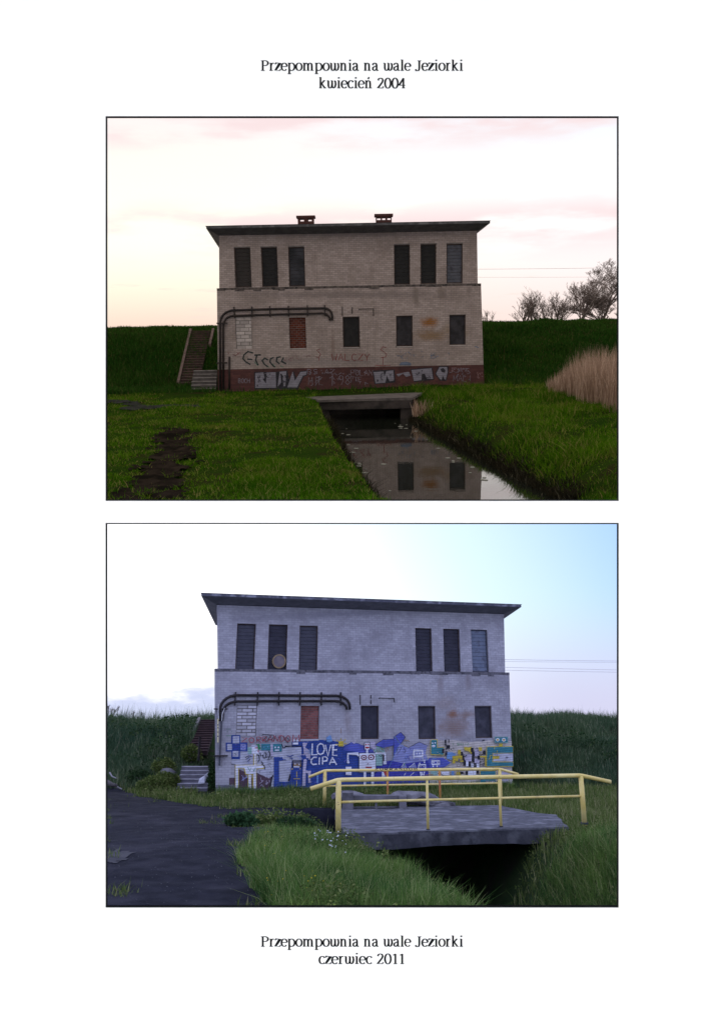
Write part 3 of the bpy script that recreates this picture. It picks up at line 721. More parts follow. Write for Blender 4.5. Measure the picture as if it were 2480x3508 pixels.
brick_parts(fT, root, br, WALL_T, 300, lambda b: abs((b[0]+b[1])/2-.2)+abs((b[2]+b[3])/2-3.6)*1.4)
pl = courses(fT, lL, lR, fT.zb, zp, [], .022)
brick_faces(fT, pl).build('plinth', PLINTH, T, bT, root, kind='stuff')
mb = MB(); s = uL(zl)-.13
while s < uR(zl)+.16:                                             # uneven, crumbling ledge course
    e = min(s+random.uniform(.18, .6), lR(zl0)); d = random.uniform(.0, .045)
    slab_sz(fT, mb, max(s, lL(zl0)), e, zl0-random.choice((0, 0, .03, .07)), zl+.012, -.099, .035-d); s = e+.004
    if s > lR(zl0)-.02: break
mb.build('ledge', LEDGE, T, bT, root, kind='stuff')
eave = (at_y(T, 707, 780, 44.4), at_y(T, 1678, 767, 44.4), None, None)
ze = (eave[0][2]+eave[1][2])/2; FLc = np.array([eave[0][0], 44.4, ze]); FRc = np.array([eave[1][0], 44.4, ze])
eave = (FLc, FRc, np.array([FRc[0]-.05, 54.6, ze]), np.array([FLc[0]-1.12, 54.6, ze]))
roof_and_body(fT, root, eave, ze-.27, ((-1.15, 8.6), (.0, 8.6)), ((lL, lR), (uL, uR), zl, ze-.27), dict(side=SIDE, soffit=SOFF, fascia=FASC, roof=ROOF), .13, .42)
shutter(fT, root, uw[0], -.10, RUSTF, SHUTG, 10, jit=.006)
shutter(fT, root, uw[1], -.10, RUSTF, SHUT, 10, jit=.006)
shutter(fT, root, uw[2], -.10, RUSTF, rough_mat('dusty_shutter', (.014, .015, .017), (.045, .045, .052), 1.5, .7), 10, jit=.006)
shutter(fT, root, uw[3], -.10, RUSTF, SHUT, 10, jit=.006); shutter(fT, root, uw[4], -.10, RUSTF, SHUT, 10, jit=.006)
shutter(fT, root, uw[5], -.10, RUSTF, SHUTB, 11, jit=.01, label='window boarded with grey weathered planks')
for i in (2, 3, 4):
    shutter(fT, root, lw[i], 0, RUSTF, SHUT if i == 2 else rough_mat('scuffed_sheet', (.012, .011, .012), (.040, .037, .042), 2.2, .7), 1, piece='metal_sheet')
def infill(f, root, h, off, mat, rows, per, name, piece, gap, depth=.1, label=None):
    s0, s1, z0, z1 = h; mb = MB(); slab_sz(f, mb, s0+.003, s1-.003, z0+.003, z1-.003, off-.22, off-depth-.012)
    w = mb.build(name, MORT, f.S, root['base'], root, label=label); dz = (z1-z0)/rows; wd_ = (s1-s0)/per
    for r in range(rows):
        x = s0+.004-(wd_/2 if r % 2 else 0)
        while x < s1-.02:
            a, c = max(s0+.004, x)+gap/2, min(s1-.004, x+wd_)-gap/2
            if c-a > .03:
                m = MB(); slab_sz(f, m, a, c, z0+r*dz+gap/2, z0+(r+1)*dz-gap/2, off-.2, off-depth+random.uniform(-.008, .008)); m.build(piece, mat, f.S, root['base'], w)
            x += wd_
    return w
infill(fT, root, lw[0], 0, BLOCK, 9, 1.8, 'block_infill', 'block', .035, .02, 'window opening walled up with pale blocks')
infill(fT, root, lw[1], 0, REDB, 14, 3.5, 'brick_infill', 'brick', .018, .1, 'window opening walled up with red bricks')
for h in lw[1:]:
    mb = MB(); s0, s1, z0, z1 = h; slab_sz(fT, mb, s0+.02, s1-.02, z0-.045, z0-.004, -.05, .018); mb.build('window_sill', BLOCK, T, bT, root)
# conduits with their brackets
def fp(f, px, py, off): return f.P(*f.sz(px, py), off)
def conduit(f, root, pts, off, r, mat, name='conduit'):
    mb = MB(); mb.tube([fp(f, *p, off) for p in pts], r, 8); return mb.build(name, mat, f.S, root['base'], root, smooth=True)
def bend(p0, p1, p2, n=6):
    return [((1-t)**2*p0[0]+2*t*(1-t)*p1[0]+t*t*p2[0], (1-t)**2*p0[1]+2*t*(1-t)*p1[1]+t*t*p2[1]) for t in [i/n for i in range(n+1)]]
c1 = conduit(fT, root, [(756, 1335)]+bend((755.5, 1110), (757, 1070), (796, 1063.5))+[(950, 1058)]+bend((1112, 1056), (1136, 1058), (1139, 1085))+[(1138, 1098)], .10, .06, IRON)
c2 = conduit(fT, root, [(767, 1335)]+bend((766.5, 1118), (768, 1086), (800, 1081.5))+[(950, 1077)]+bend((1102, 1073), (1124, 1074), (1130, 1091))+[(1130, 1098)], .10, .055, IRON)
for x in (804, 864.6, 926, 989, 1054, 1113):
    mb = MB(); mb.box((-.025, -.02, -.30), (.025, .10, .30)); p = fp(fT, x, 1070-(x-804)*.02, .12)
    child(root, mesh_np('bracket', mb.v, mb.f, IRON), 'bracket', p, fT.psi)
for y in (1107, 1243):
    mb = MB(); mb.box((-.30, -.02, -.03), (.30, .08, .03)); child(root, mesh_np('bracket', mb.v, mb.f, IRON), 'bracket', fp(fT, 762, y, .16), fT.psi)
conduit(fT, root, [(787, 1334), (787, 1222)], .06, .05, IRON, 'pipe_stub')
for p, q in (((1172.5, 1050), (1173, 1082)), ((1206, 1053), (1206, 1075))): conduit(fT, root, [p, q], .04, .02, IRON, 'iron_bar')
conduit(fT, root, [(1230, 1062), (1230, 1058.5), (1279, 1057.5), (1279.5, 1082)], .04, .02, IRON, 'iron_bar')
# chimneys with through vents
def chimney(x0, x1, y0, y1, holes):
    yc = 48.0; a = at_y(T, x0, y1, yc); b = at_y(T, x1, y0, yc); mt = rough_mat('chimney_brick', (.055, .022, .020), (.085, .035, .030), 4, .9)
    k = (b[0]-a[0]); z1 = b[2]; z0 = a[2]-.45; hz0, hz1 = z1-(z1-a[2])*.72, z1-(z1-a[2])*.40
    mb = MB(); mb.box((a[0]+.06, yc, z0), (b[0]-.06, yc+.55, hz0))
    c = mb.build('chimney', mt, T, bT, root)
    xs_ = [a[0]+.06]+[v for h in holes for v in (a[0]+k*h[0], a[0]+k*h[1])]+[b[0]-.06]
    for i in range(0, len(xs_), 2):
        m = MB(); m.box((xs_[i], yc, hz0+.002), (xs_[i+1], yc+.55, hz1-.002)); m.build('pier', mt, T, bT, c)
    m = MB(); m.box((a[0]+.06, yc, hz1), (b[0]-.06, yc+.55, z1-.12)); m.box((a[0]-.02, yc-.06, z1-.12), (b[0]+.02, yc+.61, z1)); m.build('cap', mt, T, bT, c)
chimney(1017, 1078, 738, 766, [(.17, .40), (.62, .83)])
chimney(1284, 1345, 732, 762, [(.12, .33), (.41, .60), (.70, .90)])

# graffiti of the upper picture: paint films on the brick
def tile(ox, oy, sc): return lambda pts: [(ox+x/sc, oy+y/sc) for x, y in pts]
e1, e2, e3 = tile(730, 1180, 4.508), tile(1050, 1180, 4.508), tile(1320, 1180, 4.508)
P_BLK, P_RED, P_SIL, P_WHT = paint('paint_black', (.035, .045, .042)), paint('paint_red', (.22, .055, .05)), paint('paint_silver', (.25, .24, .28)), paint('paint_white_scrawl', (.24, .205, .24))
P_DRK, P_BLU, P_GRN = paint('paint_outline', (.03, .028, .035)), paint('paint_blue_smear', (.15, .19, .26)), paint('paint_green', (.16, .24, .17))
def film(mat, jobs, f, root, name='graffiti', off0=.018, label=None):
    off = off0
    for j in jobs:
        off += .0005; mb = MB()
        if j[0] == 'p': paintpoly(f, j[1], off, mb)
        elif j[0] == 's': paintstroke(f, j[1], j[2], off, mb)
        else: spray(f, mb, j[1], j[2], j[3], j[4], j[5], j[6], off, *(j[7:]))
        mb.build(name, mat, f.S, root['base'], root, label=label)
P_PNK = paint('paint_pink_scrawl', (.26, .15, .15)); random.seed(5)
def scrib(t, x0, y0, x1, y1, n, w):
    out = []
    for _ in range(n):
        x, y = random.uniform(x0, x1), random.uniform(y0, y1); q = [(x, y)]
        for _k in range(random.randint(2, 5)): x += random.uniform(-8, 22); y += random.uniform(-26, 26); q.append((min(max(x, x0), x1+20), min(max(y, y0), y1)))
        out.append(('s', t(q), w))
    return out
film(P_BLK, [('s', e1(q), 4.8) for q in ([(620, 130), (540, 110), (480, 160), (465, 220), (510, 270), (580, 310)], [(530, 225), (610, 235)], [(640, 165), (740, 160)], [(680, 160), (660, 240), (700, 320)],
     [(850, 240), (800, 210), (760, 250), (800, 310), (850, 345)], [(940, 200), (890, 220), (880, 270), (930, 330), (960, 350)], [(1050, 190), (990, 200), (980, 260), (1030, 300)], [(1090, 200), (1060, 260), (1130, 300)])], fT, root, label='black scrawled lettering under the block infill')
film(P_GRN, [('s', e1(q), 3) for q in ([(640, 270), (700, 330)], [(790, 300), (870, 350)], [(920, 300), (970, 355)], [(1040, 330), (1090, 350)])], fT, root)
film(P_RED, [('s', e1([(235, 110), (245, 150)]), 1.6), ('s', e1([(320, 160), (350, 175), (390, 140), (420, 120)]), 1.6), ('s', e1([(370, 120), (400, 150)]), 1.4)]
     + [('t', 'WALCZY', 1136.5, 1266, 1212, 1235, 2.2, 0)]
     + [('s', e2(q), 2.0) for q in ([(215, 70), (160, 90), (190, 120), (220, 150), (190, 200), (140, 190)], [(190, 200), (195, 250)], [(1230, 50), (1180, 35), (1145, 80), (1190, 110), (1235, 150), (1225, 190), (1150, 205)], [(1180, 190), (1178, 320)], [(1060, 320), (1180, 330), (1300, 320)])], fT, root, label='red scrawl WALCZY between two snake signs')
film(P_BLU, [('p', e3([(210, 320), (240, 275), (330, 265), (400, 290), (390, 325)])), ('s', e3([(690, 210), (780, 205)]), 2), ('s', e3([(1380, 30), (1440, 50)]), 3)], fT, root, off0=.019)
film(P_DRK, [('p', e1([(640, 425), (990, 420), (1150, 400), (1180, 540), (1240, 400), (1290, 520), (1345, 410), (1460, 400), (1450, 480), (1400, 500), (1310, 690), (640, 690)])), ('p', e3([(388, 378), (725, 352), (752, 545), (440, 580)])), ('p', e3([(765, 450), (825, 332), (970, 335), (970, 430), (940, 560), (840, 560)])), ('p', e2([(1020, 405), (1360, 385), (1370, 585), (1050, 615)]))], fT, root, off0=.036)
film(P_SIL, [('p', e1(q)) for q in ([(655, 440), (780, 432), (800, 520), (765, 530), (820, 600), (830, 435), (970, 430), (975, 665), (655, 672)], [(1000, 650), (1030, 420), (1135, 410), (1120, 640), (1090, 645), (1075, 480), (1045, 470), (1055, 590)], [(1150, 660), (1232, 415), (1265, 560), (1350, 425), (1448, 412), (1440, 468), (1390, 480), (1300, 662)])]
     + [('p', e2([(1035, 425), (1190, 415), (1200, 500), (1230, 410), (1340, 400), (1350, 560), (1280, 570), (1240, 480), (1215, 590), (1065, 602)]))]
     + [('p', e3(q)) for q in ([(170, 458), (250, 440), (360, 420), (390, 480), (320, 500), (270, 450), (200, 495)], [(400, 392), (710, 367), (735, 530), (640, 532), (605, 450), (560, 458), (555, 550), (440, 562)], [(780, 450), (832, 348), (948, 348), (960, 420), (930, 540), (915, 545), (885, 480), (865, 548), (845, 540)])], fT, root, off0=.040, label='silver block letters sprayed along the maroon plinth')
film(P_DRK, scrib(e1, 660, 450, 960, 650, 7, 2.2)+scrib(e1, 1010, 430, 1120, 640, 3, 2)+scrib(e2, 1060, 420, 1340, 580, 8, 2)+scrib(e3, 420, 400, 720, 520, 5, 2), fT, root, off0=.050)
film(P_DRK, [('p', e3([(845, 380), (890, 362), (925, 395), (915, 440), (865, 425)])), ('p', e1([(1035, 455), (1060, 450), (1090, 500), (1070, 515)])), ('s', e1([(790, 430), (810, 500)]), 3)], fT, root, off0=.046)
film(P_WHT, scrib(e2, 10, 390, 1000, 470, 16, 1.6)+scrib(e2, 20, 490, 1000, 640, 22, 1.8)+scrib(e3, 990, 350, 1290, 430, 10, 1.6)+scrib(e3, 1020, 450, 1280, 540, 10, 1.7)+scrib(e1, 660, 440, 960, 640, 8, 1.6), fT, root, off0=.046)
film(P_PNK, scrib(e3, 1020, 360, 1180, 420, 8, 1.8)+scrib(e3, 1400, 400, 1490, 520, 7, 1.8)+scrib(e1, 1060, 170, 1480, 260, 12, 1.5)+scrib(e1, 230, 110, 430, 180, 5, 1.5), fT, root, off0=.048)
film(P_BLU, scrib(e3, 120, 80, 560, 240, 12, 1.4)+scrib(e3, 660, 130, 1000, 230, 8, 1.4), fT, root, off0=.024)
film(P_WHT, [('t', 'BOCH', 818, 856, 1297, 1312, 2.0), ('t', 'BS AZ', 1054, 1146, 1265, 1281, 1.6), ('t', 'MIL', 1057, 1108, 1292, 1318, 1.6), ('t', '1', 1130, 1146, 1286, 1321, 2.2), ('t', '98', 1160, 1199, 1285, 1318, 1.8), ('t', 'POLAN', 1202, 1276, 1267, 1286, 1.6), ('t', 'TE', 1214, 1238, 1292, 1307, 1.4),
     ('t', 'KAT', 1548, 1606, 1262, 1276, 1.4), ('t', 'MALI', 1552, 1616, 1285, 1306, 1.5)], fT, root, off0=.040)

# ---- slab footbridge over the ditch, in front of the wall
CONC = rough_mat('old_concrete', (.10, .088, .08), (.15, .132, .12), 2.2, .95, (.06, .053, .05), 1.5, .4, 25)
CONCD = rough_mat('dark_concrete', (.035, .03, .028), (.06, .05, .045), 2.2, .95, (.02, .018, .016), 1.5, .4, 25)  # darker concrete for the beam, abutments and headwall
zs_ = -3.36; q = [at_z(T, 1047, 1360, zs_), at_z(T, 1449, 1343.5, zs_), at_z(T, 1414, 1362, zs_), at_z(T, 1093, 1370.5, zs_)]
ft = thing('footbridge', T, (.3, 39, -4.3), 'low concrete slab bridge crossing the ditch below the dusk building', 'footbridge')
mb = MB(); lo = [np.array(v)-np.array([0, 0, .11]) for v in q]; mb.prism8([lo[3], lo[2], lo[1], lo[0], q[3], q[2], q[1], q[0]]); mb.build('slab', CONC, T, ft['base'], ft)
x0, x1 = q[3][0], q[2][0]; yb = q[3][1]+.25
mb = MB(); mb.box((x0+.05, yb, zs_-.50), (x1-.05, yb+.35, zs_-.113)); mb.build('beam', CONCD, T, ft['base'], ft)
for xa, xb in ((x0-.25, x0+.45), (x1-.6, x1+.1)):
    mb = MB(); mb.box((xa, yb+.1, -5.1), (xb, yb+2.0, zs_-.505 if xa > 0 else zs_-.505)); mb.build('abutment', CONCD, T, ft['base'], ft)
mb = MB(); mb.box((x0-.5, 41.0, -5.1), (x1+.7, 41.25, -3.5)); mb.build('headwall', CONCD, T, ft['base'], ft)

# ---- stairs
STEP = rough_mat('brick_step', (.085, .05, .042), (.13, .08, .066), 3, .95, (.04, .035, .028), 1.3)
STRG = rough_mat('stringer', (.10, .065, .055), (.15, .105, .09), 3, .95)
CSTEP = rough_mat('grey_step', (.20, .185, .165), (.27, .25, .23), 3, .95, (.12, .11, .10), 2)
CRISER = rough_mat('grey_riser_shade', (.07, .065, .06), (.10, .09, .085), 3, .95)  # same concrete as the treads, darkened as riser shade
def flight(S, name, bl, br, tl, tr, n, mats, label, stringers=None, piece='step', th=.12):
    """steps between a bottom line (bl, br) and a top line (tl, tr)"""
    bl, br, tl, tr = map(lambda v: np.array(v, float), (bl, br, tl, tr))
    r = thing(name, S, (bl+br)/2, label, 'staircase')
    for i in range(n):
        a, b_ = i/n, (i+1)/n
        l0, r0, l1, r1 = bl+(tl-bl)*a, br+(tr-br)*a, bl+(tl-bl)*b_, br+(tr-br)*b_
        z1 = (l1[2]+r1[2])/2; z0 = (l0[2]+r0[2])/2-.15
        m = MB(); m.prism8([(l0[0], l0[1], z0), (r0[0], r0[1], z0), (r1[0], r1[1], z0), (l1[0], l1[1], z0), (l0[0], l0[1], z1-.035), (r0[0], r0[1], z1-.035), (r1[0], r1[1], z1-.035), (l1[0], l1[1], z1-.035)])
        st_ = m.build(piece, mats[1], S, r['base'], r)
        m = MB(); d = (bl-tl)/np.linalg.norm(bl-tl)*.03; d[2] = 0
        lo_ = [l0+d, r0+d, r1, l1]
        m.prism8([(v[0], v[1], z1-.033) for v in lo_]+[(v[0], v[1], z1) for v in lo_]); m.build('tread', mats[0], S, r['base'], st_)
    for (p0, p1, w) in (stringers or ()):
        p0, p1 = np.array(p0), np.array(p1); m = MB(); e = np.array([w/2, 0, 0]); u = np.array([0, 0, .16]); dn = np.array([0, 0, -.4])
        m.prism8([p0-e+dn, p0+e+dn, p1+e+dn, p1-e+dn, p0-e+u, p0+e+u, p1+e+u, p1-e+u]); m.build('stringer', mats[2], S, r['base'], r)
    return r
def gp3(S, px, py, g, dz=.06): p = on_ground(S, px, py, g); p[2] += dz; return p
bl, tl, tr = gp3(T, 618, 1322, gT), gp3(T, 660, 1136, gT), gp3(T, 724, 1135, gT)
br = bl+np.array([tr[0]-tl[0]-.2, 0, 0])
flight(T, 'brick_staircase', bl, br, tl, tr, 22, (STEP, rough_mat('brick_riser_shade', (.05, .032, .027), (.08, .05, .042), 3, .95), STRG), 'long narrow brick staircase climbing the dusk embankment left of the building',  # riser brick is the step brick with shade in its colour
       [(bl-np.array([.12, 0, 0]), tl-np.array([.12, 0, 0]), .16), ((br+tr)/2*1.0+(tr-br)*.18+np.array([.15, 0, 0]), tr+np.array([.15, 0, 0]), .16)])
cb0 = at_z(T, 654, 1343, -3.42); cb1 = np.array([at_y(T, 741, 1340, cb0[1])[0], cb0[1], -3.42]); k = cb0[1]+1.9
ct0, ct1 = at_y(T, 666, 1269, k), at_y(T, 745, 1267, k); ct1[2] = ct0[2]
flight(T, 'concrete_staircase', cb0, cb1, ct0, ct1, 6, (CSTEP, CRISER, CSTEP), 'short grey concrete steps beside the dusk building corner')

# ---- bare trees and shrubs beyond the crest, wires
BARK = rough_mat('hazed_bark', (.20, .165, .15), (.26, .215, .195), 4, .95)  # bark colour lightened to give the far trees their haze
def bare_tree(S, base, h, spread, label, seed, depth=6, name='bare_tree', group='bare trees beyond the embankment', stems=1):
    rnd = random.Random(seed); r = thing(name, S, base, label, 'tree' if name == 'bare_tree' else 'shrub', group); tm, cm = MB(), MB(); b = Vector(base)
    def grow(p, d, l, rad, k, mb_):
        pts = [p]; q = p; dd = d
        for i in range(3):
            dd = (dd+Vector((rnd.uniform(-1, 1), rnd.uniform(-1, 1), rnd.uniform(-.3, .7)))*.22).normalized(); q = q+dd*l/3; pts.append(q)
        mb_.tube(pts, [rad, rad*.9, rad*.78, rad*.62], 6 if k > depth-2 else 3, cap=False)
        if k == 0: return
        for j in range(3 if k != depth else 4):
            t = rnd.choice((1, 2, 3)) if j else 3
            nd_ = (dd+Vector((rnd.uniform(-1, 1)*spread, rnd.uniform(-1, 1)*spread, rnd.uniform(-.25, .7)))).normalized()
            grow(pts[t], nd_, l*rnd.uniform(.58, .82), max(.010, rad*.55), k-1, cm)
    for s_ in range(stems):
        d = Vector((rnd.uniform(-.35, .35)*(stems > 1)*2, rnd.uniform(-.2, .2), 1)).normalized()
        grow(b+Vector((rnd.uniform(-.5, .5), rnd.uniform(-.3, .3), 0))*(stems > 1), d, h*.30, h*.020+.02, depth, tm)
    tm.build('trunk', BARK, S, base, r); cm.build('branches', BARK, S, base, r)
    return r
def tb(px, y, z): p = at_y(T, px, 1100, y); return (float(p[0]), y, z)
bare_tree(T, tb(2050, 68, -1.2), 7.4, 1.35, 'tallest bare tree beyond the dusk embankment, far right', 3, 8)
bare_tree(T, tb(1975, 67, -1.0), 6.0, .9, 'wide bare tree just left of the tallest one', 5, 6, stems=2)
bare_tree(T, tb(2112, 67, -1.0), 5.5, .9, 'bare tree cut by the right picture edge', 8, 6, stems=2)
bare_tree(T, tb(1908, 66, -.9), 4.0, .9, 'dense low bare shrub left of the bare trees', 12, 5, 'bare_shrub', stems=3)
bare_tree(T, tb(1855, 66, -.9), 3.8, .9, 'thin bare shrub in the middle of the low shrubs', 14, 5, 'bare_shrub', stems=2)
bare_tree(T, tb(1795, 66, -.9), 4.6, .9, 'spreading bare shrub leftmost of the low shrubs', 17, 5, 'bare_shrub', stems=3)
bare_tree(T, tb(1678, 66, -.7), 2.6, .8, 'faint bare sapling just right of the building', 21, 4, 'bare_shrub', stems=1)
WIRE = rough_mat('far_wire', (.62, .57, .58), (.68, .63, .64), 4, .9)
def wire(S, p0, p1, y, sag, label, r=.012, group=None):
    a, b_ = at_y(S, *p0, y), at_y(S, *p1, y); pts = []
    for i in range(13):
        t = i/12; p = a+(b_-a)*t; p[2] -= sag*4*t*(1-t); pts.append(p)
    mb = MB(); mb.tube(pts, r, 5); base = pts[6]
    return mb.build('power_line', WIRE, S, base, label=label, cat='power line', group=group)
wire(T, (1500, 922.5), (2300, 913), 64, .05, 'upper faint power line right of the dusk building', group='power lines in the dusk sky')
wire(T, (1500, 949), (2300, 946), 64, .05, 'lower fainter power line right of the dusk building', .008, group='power lines in the dusk sky')

# ================================================================== LOWER PICTURE: June evening, seven years later
TURF_B = rough_mat('turf_base_summer', (.024, .044, .016), (.04, .058, .022), 1.2, .95, (.04, .036, .026), .8, .5, 14, spec=0)
X, Y, Z = grid(gB, -34, 34, 11.75, 80, 260, 240)
link('ground', grid_mesh('ground', X, Y, Z, TURF_B), B, kind='structure', label='grassy ground, ditch banks and embankment around the painted pump house')
mb = MB(); mb.quad((-4, 20.4, -5.05), (8, 20.4, -5.05), (8, 32, -5.05), (-4, 32, -5.05))
mb.build('water', WATER, B, kind='structure', label='dark water in the ditch under the bridge')
road_px = [(340, 2702), (372, 2703), (489, 2732), (560, 2745), (619, 2756), (700, 2764), (813, 2771), (900, 2772), (1150, 2770), (1158, 2786), (1050, 2790), (960, 2796), (880, 2800), (810, 2812), (790, 2826), (800, 2836), (860, 2834), (935, 2836), (1000, 2842), (1040, 2856), (950, 2866), (880, 2888), (826, 2944), (872, 2990), (890, 3032), (945, 3108), (975, 3600), (150, 3600), (300, 2702)]
road_poly = plan(B, road_px, gB)
Xf, Yf, Zf = grid(gB, -22, 6, 11.75, 48, 420, 340, .014)
def ragged2(x, y): return x+.20*bumps(x, y, 1.6, 51)+.12*bumps(x, y, 5, 52), y+.35*bumps(x, y, 1.1, 53)+.2*bumps(x, y, 4, 54)
rx, ry = ragged2(Xf, Yf)
ASPH = rough_mat('worn_asphalt', (.006, .0065, .010), (.017, .017, .022), 2.4, .95, (.026, .025, .030), .7, .5, 30, spec=.1)
link('road', grid_mesh('road', Xf, Yf, Zf, ASPH, in_poly(rx, ry, road_poly)), B, kind='structure', label='dark worn asphalt turning area and track to the bridge')
SAND = rough_mat('pale_sand', (.030, .029, .030), (.055, .052, .050), 3, .95)
sand_poly = plan(B, [(340, 2915), (400, 2908), (428, 2920), (410, 2940), (370, 2958), (340, 2962)], gB)
link('sand_patch', grid_mesh('sand_patch', Xf, Yf, Zf+.012, SAND, in_poly(rx, ry, sand_poly)), B, kind='structure', label='pale sandy patch on the asphalt at the left edge')
# loose grit on the asphalt
pos = scatter(1500, -8, 1, 12.2, 38, .4); pos = pos[in_poly(pos[:, 0], pos[:, 1], road_poly)]
mb = MB(); zz = gB(pos[:, 0], pos[:, 1])+.014
for (x, y), z in zip(pos, zz):
    r = random.uniform(.005, .014); k = random.random()*3
    mb.add([(x+r*math.cos(k+2.1*i), y+r*math.sin(k+2.1*i), z) for i in range(3)]+[(x, y, z+r*.9)], [(0, 1, 3), (1, 2, 3), (2, 0, 3)])
mb.build('grit', rough_mat('grit', (.06, .06, .065), (.16, .155, .15), 9, .9), B, kind='stuff', label='small stones scattered over the asphalt')

# ---- pump house
WALL_B = wall_mat('whitish_brick_evening', (.36, .345, .35), (.46, .44, .445), (.24, .225, .235), stains_and_bands=[
    (B.M @ V3(at_y(B, 1548, 2440, 41.5)), .45, .35, (.26, .12, .06), 1.0), (B.M @ V3(at_y(B, 1550, 2480, 41.5)), 1.3, .8, (.24, .165, .13), .85), (B.M @ V3(at_y(B, 1600, 2445, 41.5)), .7, .3, (.23, .15, .11), .8), (B.M @ V3(at_y(B, 1520, 2400, 41.5)), .9, .6, (.28, .22, .19), .5),
    (B.M @ V3(at_y(B, 1508, 2335, 41.2)), .25, .8, (.22, .18, .17), .6), (B.M @ V3(at_y(B, 1602, 2335, 41.4)), .22, .6, (.22, .18, .17), .6), (B.M @ V3(at_y(B, 1690, 2325, 41.8)), .4, .7, (.26, .24, .24), .5),
    (B.M @ V3(at_y(B, 1190, 2470, 40)), .3, .9, (.27, .22, .20), .5), (B.M @ V3(at_y(B, 1240, 2100, 40)), 9, .28, (.24, .23, .25), .7)])  # last entry is a full-width darker band at the wall top
MORTB = rough_mat('mortar_grey', (.25, .24, .245), (.32, .305, .31), 5, .95)
fB = facade(B, 40.0, .261, -3.75)
uL, uR = edge(fB, (745, 2140), (747, 2292)), edge(fB, (1728.5, 2116), (1732.5, 2302))
lL, lR = edge(fB, (735.3, 2293), (738.5, 2650)), edge(fB, (1743.8, 2305), (1753, 2636))
zl = fB.sz(1200, 2297.5)[1]; zt = fB.sz(1200, 2086)[1]
UW = [(810.7, 875.4, 2136, 2294.6), (920.5, 985, 2139, 2297), (1026.7, 1089.7, 2143, 2297.6), (1425.7, 1482, 2151, 2303), (1522, 1578, 2152.7, 2303), (1618, 1673.7, 2156, 2302)]
LW = [(811, 879, 2416, 2522), (1030, 1093, 2418, 2532), (1236, 1297.6, 2418, 2532), (1432.6, 1491.7, 2419, 2532), (1626.7, 1684.5, 2419, 2528)]
uw, lw = [rect_sz(fB, r) for r in UW], [rect_sz(fB, r) for r in LW]
zl0 = zl-.11
root = thing('pump_house', B, fB.P(0, -3.7), 'whitish brick pump house with its ground floor covered in colourful robot murals', 'pump house', 'the same pump house in two pictures')
bB = root['base']; mb = MB()
wall_cells(fB, mb, uL, uR, zl, zt, uw, -.10); wall_cells(fB, mb, lL, lR, fB.zb, zl0, lw, 0.0)
mb.build('wall', MORTB, B, bB, root)
br = courses(fB, uL, uR, zl+.02, zt, uw, -.10)+courses(fB, lL, lR, fB.zb, zl0, lw, 0.0)
brick_parts(fB, root, br, WALL_B, 300, lambda b: abs((b[0]+b[1])/2+3.2)+abs((b[2]+b[3])/2-2.2)*1.6)
mb = MB(); s = uL(zl)-.13
while True:
    e = min(s+random.uniform(.18, .6), lR(zl0)); d = random.uniform(.0, .045)
    slab_sz(fB, mb, max(s, lL(zl0)), e, zl0-random.choice((0, 0, .03, .07)), zl+.012, -.099, .035-d); s = e+.004
    if s > lR(zl0)-.02: break
mb.build('ledge', rough_mat('crumbling_ledge_grey', (.10, .095, .10), (.16, .15, .155), 5, .95, (.05, .048, .052), 4), B, bB, root, kind='stuff')
eL, eR = at_y(B, 690, 2040, 36.9), at_y(B, 1785, 2080, 41.0); ze = (eL[2]+eR[2])/2
FLc, FRc = np.array([eL[0], eL[1], ze]), np.array([eR[0], eR[1], ze])
eave = (FLc, FRc, FRc+np.array([.03, 11.0, 0]), FLc+np.array([-1.57, 12.8, 0]))
SOFFB = rough_mat('soffit_lilac', (.15, .145, .165), (.20, .195, .22), 2.5, .9)
roof_and_body(fB, root, eave, ze-.22, ((-1.35, 10.5), (.3, 9.5)), ((lL, lR), (uL, uR), zl, ze-.22), dict(side=SIDE, soffit=SOFFB, fascia=rough_mat('fascia_worn', (.06, .06, .075), (.09, .09, .105), 3, .8, (.24, .24, .26), 2.4), roof=ROOF), .13, .40)
SHB = rough_mat('navy_black_shutter', (.028, .027, .036), (.042, .040, .052), 4, .75)
SHB2 = rough_mat('grey_black_shutter', (.05, .05, .062), (.07, .068, .08), 4, .75)
SHBL = rough_mat('blue_grey_board', (.13, .155, .20), (.19, .215, .26), 3, .8, (.09, .10, .13), 3)
for i in (0, 2): shutter(fB, root, uw[i], -.10, RUSTF, SHB2, 12, jit=.006)
for i in (1, 3, 4): shutter(fB, root, uw[i], -.10, RUSTF, SHB, 12, jit=.006)
shutter(fB, root, uw[5], -.10, SHB2, SHBL, 11, jit=.012, label='window boarded with weathered blue-grey planks')
shutter(fB, root, lw[2], 0, RUSTF, SHB, 1, piece='metal_sheet')
for i in (3, 4): shutter(fB, root, lw[i], 0, RUSTF, rough_mat('scuffed_dark_sheet', (.028, .027, .034), (.065, .062, .075), 2.2, .7), 1, piece='metal_sheet')
infill(fB, root, lw[0], 0, rough_mat('whitish_block', (.42, .40, .40), (.52, .50, .50), 5, .9, island=True), 9, 1.9, 'block_infill', 'block', .04, .02, 'window opening walled up with pale blocks')
infill(fB, root, lw[1], 0, rough_mat('red_infill_brick_evening', (.20, .07, .055), (.27, .10, .08), 4, .9, island=True), 14, 3.5, 'brick_infill', 'brick', .018, .1, 'window opening walled up with red bricks')
mb = MB(); s0, s1, z0, z1 = lw[1]; slab_sz(fB, mb, s0, s1, z0-.06, z0-.004, -.05, .03); mb.build('window_sill', rough_mat('sill_pale', (.4, .4, .42), (.5, .5, .5), 5), B, bB, root)
conduit(fB, root, [(752, 2470)]+bend((752, 2440), (754, 2390), (806, 2381.7))+[(950, 2382)]+bend((1152, 2383.5), (1188, 2386), (1196, 2414))+[(1197, 2431)], .10, .06, IRON)
